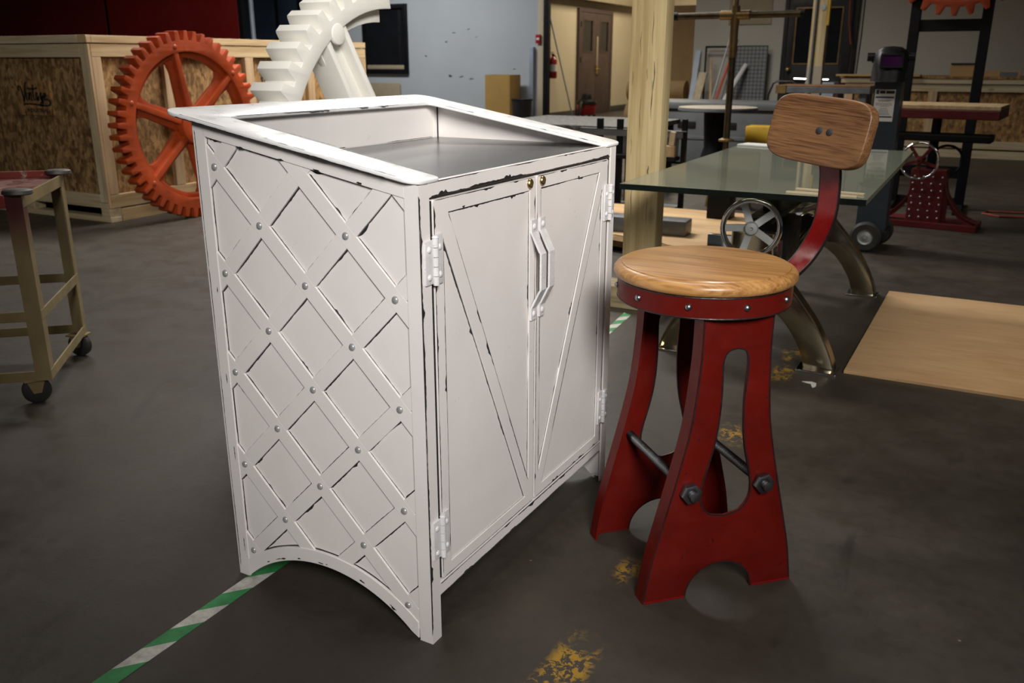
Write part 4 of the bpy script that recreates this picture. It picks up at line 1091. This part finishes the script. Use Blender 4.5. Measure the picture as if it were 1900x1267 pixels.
cb('tray', (CL + .006, .006, .684), (.054, .555, .690), M_carttop)
cb('tray_lip', (CL, .55, .690), (.05, .561, .715), M_cartred)
cap = None
for x, y in ((.048, .012), (.048, .548), (CL + .012, .012), (CL + .012, .548)):
    if cap is None:
        cap = MB().lathe([(.0001, 0), (.040, 0), (.046, .004), (.044, .014), (.036, .018), (.0001, .018)], 22).build('corner_cap', M_cap, ct, 40, (x, y, .7005)); cap.scale = (1, .75, 1)
    else: child_copy(cap, ct, (x, y, .7005)).scale = (1, .75, 1)
for x, y, rz in ((.0, .03, 20), (.035, .53, -25), (CL + .06, .03, 10), (CL + .06, .53, 40)):
    fk = MB()
    for s in (-1, 1): fk.add([(-.03, s * .016, .088), (.03, s * .016, .088), (.012, s * .018, .038), (-.012, s * .018, .038), (-.03, s * .019, .088), (.03, s * .019, .088), (.012, s * .021, .038), (-.012, s * .021, .038)], [(0, 1, 2, 3), (7, 6, 5, 4), (0, 4, 5, 1), (1, 5, 6, 2), (2, 6, 7, 3), (3, 7, 4, 0)])
    fk.box((-.035, -.03, .082), (.035, .03, .088))
    f = fk.build('castor_fork', M_cart, ct, 0, (x, y, 0)); f.rotation_euler = (0, 0, R(rz))
    MB().lathe([(.02, -.014), (.038, -.014), (.045, -.009), (.045, .009), (.038, .014), (.02, .014), (.012, .016), (.0001, .016)], 28, basis((0, 0, .0455), (1, 0, 0), (0, 0, 1), (0, -1, 0))).build('castor_wheel', M_rubber, f, 40)

# ------------------------------------------------------------------ red screens at the far left
rs = thing('red_screen', 'tall dark red sheet metal screens standing behind the big crate', 'screen', (-11.3, 9.0, 0))
rp = None
for x0, x1 in ((-6.2, -2.62), (-2.58, -.03), (.03, 2.50)):
    MB().box((x0, -.02, .05), (x1, .02, 3.4), .006).build('sheet', M_redpanel, rs, 0)
for x in (-2.60, 0.0, 2.53): MB().box((x - .04, -.012, 0), (x + .04, .05, 3.45), .004).build('upright', M_black, rs, 0)
tag(MB().cyl((-8.62, 9.05, 0), (-8.62, 9.05, 3.6), .028, n=14).build('steel_pole', M_bluegrey, None, 40), 'thin silver pole beside the right end of the red screens', 'pole')

# ------------------------------------------------------------------ along the back wall and in the corridor
tag(MB().box((-.48, -.012, 0), (.48, .012, .66), .008).build('cream_board', M_tan, None, 30, (-11.52, 15.76, 0)), 'cream board leaning on the grey wall below the dark window', 'board')
bxk = thing('carton', 'tall open ochre carton standing by the grey wall', 'box', (-8.40, 15.42, 0))
m = MB(); m.shape(rrect(-.27, -.22, .27, .22, .004, 2), [rrect(-.264, -.214, .264, .214, .004, 2)], .85, 0, Matrix.Translation((0, 0, .425)))
m.build('body', M_cardy, bxk, 0)
MB().box((-.262, -.212, .02), (.262, .212, .78)).build('black_liner', M_blackm, bxk, 0)
bn = thing('waste_bin', 'dark round waste bin beside the ochre carton', 'bin', (-7.82, 15.10, 0))
MB().lathe([(.155, 0), (.17, .02), (.19, .38), (.20, .395), (.20, .42), (.185, .42), (.18, .39), (.15, .03), (.0001, .03)], 32).build('body', M_bin, bn, 40)
MB().lathe([(.192, .40), (.206, .402), (.206, .425), (.192, .427)], 32).build('rim', M_blackm, bn, 40)
al = thing('alarm_box', 'small red fire alarm box on the cream wall end', 'alarm', (-7.80, 15.755, 1.50))
MB().box((-.05, -.045, -.08), (.05, -.0005, .08), .008).build('body', M_firered, al, 30)
MB().box((-.03, -.052, -.02), (.03, -.045, .02), .003).build('pull_bar', M_paper, al, 30)
fe_ = thing('fire_extinguisher', 'red fire extinguisher hanging on the cream wall near the corner', 'extinguisher', (-7.60, 15.98, .78))
MB().lathe([(.0001, 0), (.06, 0), (.075, .015), (.075, .33), (.06, .375), (.025, .395), (.022, .41), (.0001, .41)], 26).build('cylinder', M_firered, fe_, 50)
MB().lathe([(.0755, .13), (.0758, .13), (.0758, .26), (.0755, .26)], 26).build('label_band', M_paper, fe_, 0)
hd = MB(); hd.box((-.02, -.02, .41), (.02, .02, .445), .004); hd.box((-.012, -.09, .445), (.012, .02, .46), .003); hd.box((-.012, -.08, .475), (.012, .02, .487), .003)
hd.build('valve_handle', M_blackm, fe_, 30)
MB().tube([(0, -.02, .43), (.0, .06, .43), (.02, .09, .38), (.03, .085, .2), (.03, .085, .1)], .009, 8).build('hose', M_rubber, fe_)
MB().box((-.098, -.03, .25), (-.07, .03, .35), .003).build('wall_bracket', M_blackm, fe_, 0)
tag(MB().cyl((-7.66, 15.92, 1.93), (-7.45, 16.62, .012), .014, n=12).build('leaning_pole', M_bluegrey, None, 40), 'thin metal pole leaning against the cream wall by the extinguisher', 'pole')
vc = thing('shop_vacuum', 'red and black shop vacuum on the floor by the brown double door', 'vacuum', (-7.30, 16.95, 0))
MB().lathe([(.0001, .06), (.17, .06), (.19, .09), (.20, .27), (.0001, .27)], 28).build('tank', M_firered, vc, 40)
MB().lathe([(.21, .265), (.215, .30), (.19, .34), (.12, .36), (.11, .43), (.09, .47), (.0001, .48)], 28).build('motor_head', M_blackm, vc, 40)
MB().tube([(.0, -.2, .24), (.02, -.30, .30), (.04, -.38, .30), (.06, -.44, .22), (.04, -.46, .08), (.0, -.42, .03), (.0, -.30, .028)], .03, 10).build('hose', M_rubber, vc)
for i in range(4):
    a = R(45 + 90 * i); MB().lathe([(.03, -.02), (.035, 0), (.03, .02)], 14, basis((.18 * math.cos(a), .18 * math.sin(a), .035), (1, 0, 0), (0, 0, 1), (0, 1, 0))).build('castor', M_blackm, vc)
    MB().cyl((.16 * math.cos(a), .16 * math.sin(a), .07), (.18 * math.cos(a), .18 * math.sin(a), .035), .014, n=8).build('castor_leg', M_blackm, vc)

# speckled sheet on a low table and the grey steel frame in front of it
sp = thing('speckled_table', 'low table with a grey speckled top behind the right end of the cabinet', 'table', (-3.10, 7.30, 0))
MB().box((-.72, -.55, .56), (.62, .62, .60), .004).build('table_top', M_speckle, sp, 0)
for x in (-.65, .55):
    for y in (-.48, .55): MB().box((x - .025, y - .025, 0), (x + .025, y + .025, .56), .003).build('leg', M_blackm, sp, 0)
fr = thing('steel_rack', 'low grey steel rack with black uprights standing behind the timber column', 'frame', (-2.42, 6.46, 0))
m = MB(); m.box((-.40, -.03, .600), (.45, .03, .605)); m.box((-.40, -.03, .555), (.43, -.025, .605)); m.build('top_angle', M_greysteel, fr, 0)
for x, h, w, y in ((-.24, .68, .022, .0), (-.075, .68, .022, .0), (.425, .69, .018, .03)):
    MB().box((x - w, y - .02, 0), (x + w, y + .02, h), .003).build('upright', M_black, fr, 0)
MB().box((-.30, -.10, .0), (.40, .12, .04), .004).build('base_plate', M_greysteel, fr, 0)
MB().box((-.28, -.085, .39), (.40, .03, .42), .003).build('shelf_rail', M_black, fr, 0)
MB().box((-.05, .012, .421), (.39, .018, .599), .002).build('back_plate', M_greypaint, fr, 0)
MB().tube([(-.24, -.03, .02), (-.20, -.05, .20), (-.245, -.05, .40)], .012, 8).build('cable_arm', M_greysteel, fr)
tag(MB().box((.30, -.078, 0), (.388, -.044, .08), .002).build('wood_offcut', M_pinez, None, 0, (-2.42, 6.46, .4203)), 'square pine offcut standing on the grey steel rack rail', 'offcut')
o = MB().box((-.020, -.014, 0), (.020, .014, .10), .002).build('wood_wedge', M_pinewhite, None, 0, (-2.062, 6.400, .5035)); o.rotation_euler = (0, R(6), 0)
tag(o, 'pale pine wedge stacked on the square offcut', 'wedge')
tag(MB().lathe([(.0001, 0), (.015, 0), (.015, .045), (.012, .05), (.0001, .05)], 16).build('green_tin', M_green, None, 40, (-2.145, 6.400, .4203)), 'small green tin beside the pine offcut on the steel rack', 'tin')

# grey bins and round table
gb = thing('storage_bin', 'large dark grey storage bin with a lid behind the round table', 'bin', (-2.75, 10.0, 0))
MB().box((-.62, -.35, .02), (.75, .4, .60), .03).build('body', M_greypaint, gb, 40)
MB().box((-.66, -.39, .60), (.79, .44, .675), .02).build('lid', M_greypaint, gb, 40)
for x in (-.2, .25): MB().box((x - .10, -.365, .40), (x + .10, -.35, .47), .006).build('recess_grip', M_blackm, gb, 30)
MB().box((-.60, -.362, .28), (.73, -.35, .32), .004).build('side_rib', M_greypaint, gb, 30)
rt = thing('round_table', 'round pedestal table with a beige top and grey edge', 'table', (-2.33, 8.6, 0))
MB().lathe([(.0001, .672), (.365, .672), (.37, .676), (.37, .68), (.0001, .681)], 56).build('table_top', M_roundtop, rt, 40)
MB().lathe([(.0001, .645), (.372, .645), (.377, .65), (.377, .67), (.372, .6715), (.0001, .6715)], 56).build('edge_band', M_greypaint, rt, 40)
MB().lathe([(.19, .04), (.11, .3), (.13, .645), (.0001, .645)], 28).build('pedestal', M_black, rt, 40)
MB().lathe([(.28, 0), (.28, .02), (.19, .045), (.0001, .045)], 36).build('base', M_black, rt, 40)
yb = thing('yellow_box', 'small yellow tool box beside the backrest of the stool', 'box', (-2.02, 9.3, 0))
MB().box((-.17, -.12, .30), (.17, .12, .47), .012).build('body', M_yellow, yb, 30)
MB().box((-.15, -.10, .0), (.15, .10, .30), .006).build('stand', M_blackm, yb, 0)

# pipe post
pi_ = thing('pipe_post', 'dark pipe post with a brass tee and a long crossbar at the top', 'post', (-1.515, 5.82, 0))
for a, b, r_, mt in ((.045, .62, .018, M_pipe), (.60, 1.12, .0215, M_pipe), (1.12, 1.34, .026, M_pipebrass), (1.40, 2.3, .0165, M_pipebrass)):
    MB().cyl((.008 + .0 * a, 0, a), (.008, 0, b), r_, n=18).build('pipe', mt, pi_)
MB().cyl((-.375, 0, 1.375), (.42, 0, 1.375), .021, n=18).build('crossbar', M_pipe, pi_)
m = MB(); m.cyl((-.085, 0, 1.375), (.10, 0, 1.375), .028, n=18); m.cyl((.008, 0, 1.32), (.008, 0, 1.43), .028, n=18); m.build('tee_fitting', M_pipebrass, pi_)
for x in (-.375, .42): MB().cyl((x - .012, 0, 1.375), (x + .012, 0, 1.375), .025, n=16).build('end_cap', M_black, pi_)
MB().lathe([(.05, 0), (.05, .012), (.03, .02), (.0001, .02)], 20, Matrix.Translation((.008, 0, .60))).build('ring_collar', M_pipebrass, pi_)
MB().box((-.07, -.08, .03), (.085, .08, .26), .012).build('motor_block', M_black, pi_)
MB().box((-.10, -.11, 0), (.115, .11, .03), .006).build('base', M_black, pi_)
MB().lathe([(.022, .26), (.022, .5), (.0001, .5)], 16, Matrix.Translation((.008, 0, 0))).build('sleeve', M_black, pi_)

# small stool seen under the glass
ls = thing('low_stool', 'small round wooden stool seen beneath the glass table', 'stool', (-1.75, 6.95, 0))
MB().lathe([(.0001, .30), (.20, .30), (.205, .31), (.20, .33), (.0001, .33)], 36).build('seat', M_slab, ls, 40)
for i in range(4):
    a = R(30 + 90 * i); MB().cyl((.13 * math.cos(a), .13 * math.sin(a), .30), (.17 * math.cos(a), .17 * math.sin(a), 0), .016, n=10).build('leg', M_pipebrass, ls)

# things leaning on the off-white wall
tp = thing('tread_plate', 'grey diamond tread plate leaning on the off-white wall', 'plate', (-3.33, 13.42, 0))
ob_ = MB().box((-.20, -.008, 0), (.36, .008, 1.30), .002).build('plate', M_tread, tp, 0)
ff = MB().shape([(-.56, 0), (.36, 0), (.36, 1.315), (-.56, 1.315)], [[(-.535, .03), (.335, .03), (.335, 1.285), (-.535, 1.285)]], .02, .002, XZ_((0, .025, 0))).build('angle_frame', M_blackm, tp, 0)
tag(MB().box((-.31, -.006, 0), (.31, .006, .55), .002).build('notice_board', M_tan, None, 0, (-3.30, 13.585, 1.61)), 'beige board hanging on the off-white wall left of the black door', 'board')
def lean(name, label, cat, p0, p1, r_, mat, flat=None, group=None):
    m = MB()
    if flat: m.strap([p0, p1], flat[0], flat[1], flat[2])
    else: m.cyl(p0, p1, r_, n=12)
    return tag(m.build(name, mat, None, 40), label, cat, group)
lean('white_pipe', 'white plastic tube leaning among the poles by the tread plate', 'tube', (-3.66, 12.70, .02), (-3.25, 13.36, 1.05), .035, M_paper)
lean('metal_rod', 'thin bright metal rod leaning on the tread plate, left of the red one', 'rod', (-3.74, 12.95, .01), (-3.50, 13.38, 1.48), .012, M_castgrey)
lean('metal_rod', 'second thin grey rod leaning just behind the red stick', 'rod', (-3.62, 13.05, .01), (-3.40, 13.385, 1.40), .010, M_greysteel)
lean('red_stick', 'red stick leaning against the tread plate', 'stick', (-3.70, 12.90, .01), (-3.47, 13.37, 1.20), .018, M_redstick)
lean('pine_batten', 'slim pine batten leaning inside the dark angle frame', 'batten', (-3.62, 13.0, .01), (-3.78, 13.40, 1.14), .01, M_pinez, ((1, 0, 0), .035, .02))
lean('pine_plank', 'short pine plank standing by the left end of the off-white wall', 'plank', (-3.93, 12.86, .005), (-3.86, 13.30, .93), .01, M_pinewhite, ((1, .1, 0), .12, .05))
lean('metal_channel', 'pale blue-grey metal channel leaning at the end of the off-white wall', 'channel', (-4.05, 13.25, .01), (-4.03, 13.56, 1.25), .01, M_bluegrey, ((1, .0, 0), .08, .03))
for i, (x, y, z, r_, mt, lb) in enumerate(((-5.0, 14.6, .22, .22, M_card, 'lower brown cardboard roll lying in the corridor'), (-5.05, 14.75, .62, .17, M_card, 'upper brown cardboard roll lying in the corridor'))):
    t = thing('cardboard_roll', lb, 'roll', (x, y, z), 0, 'cardboard rolls in the corridor')
    MB().lathe([(r_ * .25, -.5), (r_, -.5), (r_, .5), (r_ * .25, .5), (r_ * .25, -.5)], 32, basis((0, 0, 0), (0, 1, 0), (0, 0, 1), (1, 0, 0))).build('paper_roll', mt, t, 40)
    MB().lathe([(r_ * .18, -.51), (r_ * .3, -.51), (r_ * .3, .51), (r_ * .18, .51)], 24, basis((0, 0, 0), (0, 1, 0), (0, 0, 1), (1, 0, 0))).build('core', M_firered, t, 40)
tag(MB().box((-.6, -.02, 0), (.62, .02, 2.0), .004).build('brown_panel', M_card, None, 0, (-5.0, 15.35, 0)), 'tall brown panel standing upright behind the cardboard rolls', 'panel')

# hand cart frame
hc = thing('hand_cart', 'dark tubular hand cart with a looped handle near the black door', 'cart', (-2.18, 10.85, 0))
MB().tube([(-.17, 0, .10), (-.17, 0, .72), (-.13, .02, .85), (-.09, .03, .875), (.09, .03, .875), (.13, .02, .85), (.14, 0, .72), (.14, 0, .10)], .012, 8).build('handle_loop', M_blackm, hc)
MB().box((-.18, -.32, .10), (.15, .02, .13), .005).build('deck', M_blackm, hc, 0)
for x in (-.16, .13):
    for y in (-.28, -.02): MB().lathe([(.02, -.015), (.05, -.015), (.05, .015), (.02, .015)], 18, basis((x, y, .05), (0, 1, 0), (0, 0, 1), (1, 0, 0))).build('wheel', M_rubber, hc)

# second column and bench
c2 = thing('rear_column', 'tan timber column with a grey conduit in front of the black door', 'column', (-1.70, 10.0, 0))
MB().box((-.075, -.07, 0), (.075, .07, 4.28), .006).build('post', M_column, c2, 30)
MB().box((-.076, -.071, .55), (.076, -.069, 1.05), 0).build('paper_wrap', M_roundtop, c2, 0)
MB().cyl((-.035, -.085, .45), (-.035, -.085, 4.2), .013, n=10).build('conduit', M_greysteel, c2)
MB().cyl((.088, -.06, 1.45), (.088, -.06, 4.2), .014, n=10).build('yellow_conduit', M_yellow, c2)
MB().lathe([(.012, 0), (.03, 0), (.03, .008), (.012, .008)], 18, basis((.025, -.0705, 1.625), (1, 0, 0), (0, 0, 1), (0, -1, 0))).build('washer', M_castgrey, c2)
be = thing('work_bench', 'grey-edged wooden work bench partly hidden by the stool backrest', 'bench', (-1.38, 8.8, 0))
MB().box((-.42, -.18, .82), (.40, .35, .875), .004).build('bench_edge', M_greysteel, be, 0)
MB().box((-.42, -.181, .8755), (.40, .35, .888), .003).build('bench_top', M_oakdark, be, 0)
MB().box((-.425, -.186, .815), (-.33, -.179, .89), .002).build('end_plate', M_pipebrass, be, 0)
for x in (-.36, .34):
    for y in (-.12, .30): MB().box((x - .03, y - .03, 0), (x + .03, y + .03, .82), .003).build('leg', M_greysteel, be, 0)

# fume machine with a welding mask on it
mc = thing('fume_machine', 'tall blue-grey machine on two rubber wheels with a white notice', 'machine', (-.56, 5.72, 0))
m = MB(); m.add([(-.075, -.07, .10), (.095, -.07, .10), (.095, .13, .10), (-.075, .13, .10), (-.06, -.075, .985), (.085, -.075, .985), (.085, .115, .985), (-.06, .115, .985)], [(3, 2, 1, 0), (4, 5, 6, 7), (0, 1, 5, 4), (1, 2, 6, 5), (2, 3, 7, 6), (3, 0, 4, 7)])
m.build('housing', M_machine, mc, 0)
MB().box((-.09, -.085, .07), (.11, .145, .13), .008).build('base_tray', M_blackm, mc, 30)
for x, y in ((-.005, -.115), (.035, .175)):
    wh = MB().lathe([(.045, -.024), (.078, -.024), (.090, -.012), (.090, .012), (.078, .024), (.045, .024), (.045, -.024)], 32, basis((x, y, .0905), (1, 0, 0), (0, 0, 1), (0, -1, 0))).build('wheel', M_rubber, mc, 40)
    MB().lathe([(.0001, .024), (.012, .024), (.014, .016), (.036, .010), (.046, .018), (.046, -.02)], 24, basis((x, y, .0905), (1, 0, 0), (0, 0, 1), (0, -1, 0))).build('wheel_rim', M_castgrey, wh, 40)
MB().cyl((0, -.10, .0905), (.03, .17, .0905), .012, n=10).build('axle', M_blackm, mc)
nt_ = MB().box((-.052, -.080, .765), (.058, -.0755, .945), .001).build('notice', M_paper, mc, 0)
m = MB(); Mn = XZ_((.003, -.0806, 0))
def bar_(x0, x1, z0, z1): m.add([(x0, z0, 0), (x1, z0, 0), (x1, z1, 0), (x0, z1, 0)], [(0, 1, 2, 3)], Mn)
bar_(-.050, -.034, .918, .941); bar_(-.050, .050, .896, .905); bar_(-.050, .050, .787, .795)
m.build('notice_print', M_navy, nt_, 0)['kind'] = 'stuff'
m = MB()
bar_(-.029, .0, .921, .937); bar_(.004, .050, .921, .937)
for z, a, b in ((.884, -.035, .04), (.878, -.03, .03), (.866, -.045, .042), (.858, -.045, .044), (.850, -.02, .03), (.838, -.018, .02), (.829, -.025, .025), (.820, -.025, .028), (.811, -.03, .032), (.804, -.042, .038)):
    x = a
    while x < b:
        w_ = rnd.uniform(.004, .011); bar_(x, min(x + w_, b), z - .0013, z + .0013); x += w_ + .002
m.build('notice_text', M_ink, nt_, 0)['kind'] = 'stuff'
mk = thing('welding_mask', 'black welding mask with a purple visor sitting on the blue-grey machine', 'mask', (-.555, 5.70, .9875), 8)
prof = [(.0001, .195), (.05, .19), (.082, .168), (.092, .13), (.095, .08), (.098, .03), (.10, .0)]
mm = MB(); nseg = 28; vs = []
for r_, z in prof:
    for i in range(nseg):
        a = 2 * PI * i / nseg; c, s = math.cos(a), math.sin(a)
        k = 3.0; x = r_ * math.copysign(abs(c) ** (2 / k), c); y = r_ * 1.15 * math.copysign(abs(s) ** (2 / k), s)
        if s < 0: y -= .045 * max(0, min(1, (.17 - z) / .17)) ** .8 * abs(s); x *= 1 - .12 * (z < .05)
        vs.append((x, y, z))
mm.add(vs, [(j * nseg + i, j * nseg + (i + 1) % nseg, (j + 1) * nseg + (i + 1) % nseg, (j + 1) * nseg + i) for j in range(len(prof) - 1) for i in range(nseg)])
mm.build('shell', M_blackm, mk, 45)
Mv = basis((0, -.136, .112), (1, 0, 0), (0, .24, .97), (0, -.97, .24))
MB().shape(rrect(-.062, -.042, .062, .042, .008), [rrect(-.048, -.028, .048, .028, .004)], .016, .003, Mv).build('visor_frame', M_black, mk, 30)
MB().shape(rrect(-.05, -.03, .05, .03, .004), (), .006, 0, Mv).build('visor', M_visor, mk, 0)
for s in (-1, 1): MB().cyl((s * .088, .02, .135), (s * .128, .02, .135), .024, n=18).build('knob', M_blackm, mk)
MB().tube([(.10 * math.cos(R(a)), .03 + .14 * math.sin(R(a)), .11) for a in range(20, 161, 10)], .008, 8).build('headband', M_blackm, mk)

# red crank table
ck_ = thing('crank_table', 'red cast crank table with a wooden top and a riveted pedestal', 'table', (-.30, 6.65, 0), -6)
pd = MB().box((-.125, -.03, .0), (.095, .12, .40), .004).build('pedestal', M_crank, ck_, 0)
sr = None
for r_ in range(8):
    for c in range(4):
        p = (-.105 + .058 * c + (.008 if r_ % 2 else 0), -.0315, .03 + .046 * r_)
        if sr is None: sr = MB().dome((0, 0, 0), (0, -1, 0), .0065, .005, 10, 3).build('stud', M_castgrey, pd, 60, p)
        else: child_copy(sr, pd, p)
for s in (-1, 1):
    o1 = smoothp([(.09, .38), (.11, .26), (.16, .17), (.23, .10), (.315, .06)], 5); 
    poly = [(s * x, z) for x, z in ([(.09, 0), (.325, 0)] + o1[::-1])]
    hol = [(s * x, z) for x, z in [(.125, .045), (.255, .045), (.20, .085), (.15, .14), (.125, .20)]]
    MB().shape(poly, [hol], .028, .003, basis((0, .0, 0), (1, 0, 0), (0, 0, 1), (0, -1, 0))).build('wing_foot', M_crank, ck_, 30)
    MB().strap([(s * x, .02, z) for x, z in o1], (0, 1, 0), .10, .008).build('wing_flange', M_crank, ck_, 30)
MB().box((-.325, -.04, 0), (.325, .24, .045), .005).build('base_plinth', M_crank, ck_, 0)
MB().cyl((-.02, .05, .40), (-.02, .05, .74), .03, n=18).build('lift_screw', M_black, ck_)
MB().box((-.38, -.03, .585), (.33, .16, .635), .01).build('black_beam', M_black, ck_, 0)
MB().box((-.40, -.06, .735), (.36, .46, .795), .006).build('top_apron', M_crank, ck_, 0)
MB().box((-.40, -.06, .7955), (.36, .46, .822), .004).build('top_boards', M_piney, ck_, 0)
h2_ = handwheel(ck_, (-.065, -.135, .465), .118, .008, 5, 54, M_chrome, M_crank, M_crank, .010)
MB().cyl((-.065, -.13, .465), (-.065, .02, .465), .014).build('wheel_shaft', M_blackm, ck_)
MB().tube([(.06 + .10 * math.cos(2 * PI * i / 36), .14, .45 + .10 * math.sin(2 * PI * i / 36)) for i in range(36)], .009, 8, True).build('rear_wheel', M_blackm, ck_)

# black stand with an orange gear on top
bs = thing('gear_stand', 'tall black upright stand behind the red crank table', 'stand', (-.37, 7.6, 0))
for x in (-.235, .245): MB().box((x - .036, -.03, 0), (x + .036, .03, 1.62), .004).build('upright', M_black, bs, 0)
for z0, z1 in ((1.31, 1.395), (.24, .33), (.03, .09)): MB().box((-.2, -.02, z0), (.21, .02, z1), .004).build('crossbar', M_black, bs, 0)
for x in (-.235, .245): MB().box((x - .03, -.30, 0), (x + .03, .30, .045), .004).build('foot', M_black, bs, 0)
g3 = thing('gear_ring', 'orange toothed gear ring mounted at the top of the black stand', 'gear', (-.345, 7.545, 1.945), 0)
MB().shape(gear_outline(30, .53, .468, .26, .66), [arc(0, 0, .425, 0, 360, 60)[:-1]], .045, .003, XZ_((0, 0, 0))).build('toothed_rim', M_orange, g3, 30)
MB().shape(arc(0, 0, .44, 0, 360, 60)[:-1], [arc(0, 0, .40, 0, 360, 60)[:-1]], .02, .002, XZ_((0, .0, 0))).build('inner_web', M_orange, g3, 30)
for i in range(4):
    a = R(45 + 90 * i); M = basis((0, 0, 0), (math.cos(a), 0, math.sin(a)), (-math.sin(a), 0, math.cos(a)), (0, -1, 0))
    MB().shape([(.07, -.03), (.42, -.025), (.42, .025), (.07, .03)], (), .03, .003, M).build('spoke', M_orange, g3, 30)
MB().shape(arc(0, 0, .09, 0, 360, 30)[:-1], [arc(0, 0, .035, 0, 360, 20)[:-1]], .06, .004, XZ_()).build('hub', M_orange, g3, 30)

# cables
tag(MB().tube([(.55, 7.42, .008), (.30, 7.40, .008), (.16, 7.36, .008), (.05, 7.46, .008), (.08, 7.58, .008), (.25, 7.60, .008), (.5, 7.68, .008)], .008, 8).build('extension_cable', M_cable, None), 'reddish extension cable lying on the floor at the far right', 'cable')
tag(MB().tube([(-1.53, 12.0, 4.25), (-1.545, 12.0, 2.4), (-1.54, 12.0, 1.4), (-1.55, 11.99, .95)], .008, 8).build('hanging_cord', M_black, None), 'thin black cord hanging down in front of the off-white wall', 'cord')
tag(MB().tube([(-1.93, 13.40, 4.2), (-1.93, 13.40, 2.2), (-1.90, 13.42, 1.6), (-1.85, 13.44, 1.32)], .012, 8).build('red_air_hose', M_cable, None), 'dark red air hose hanging in front of the black door', 'hose')
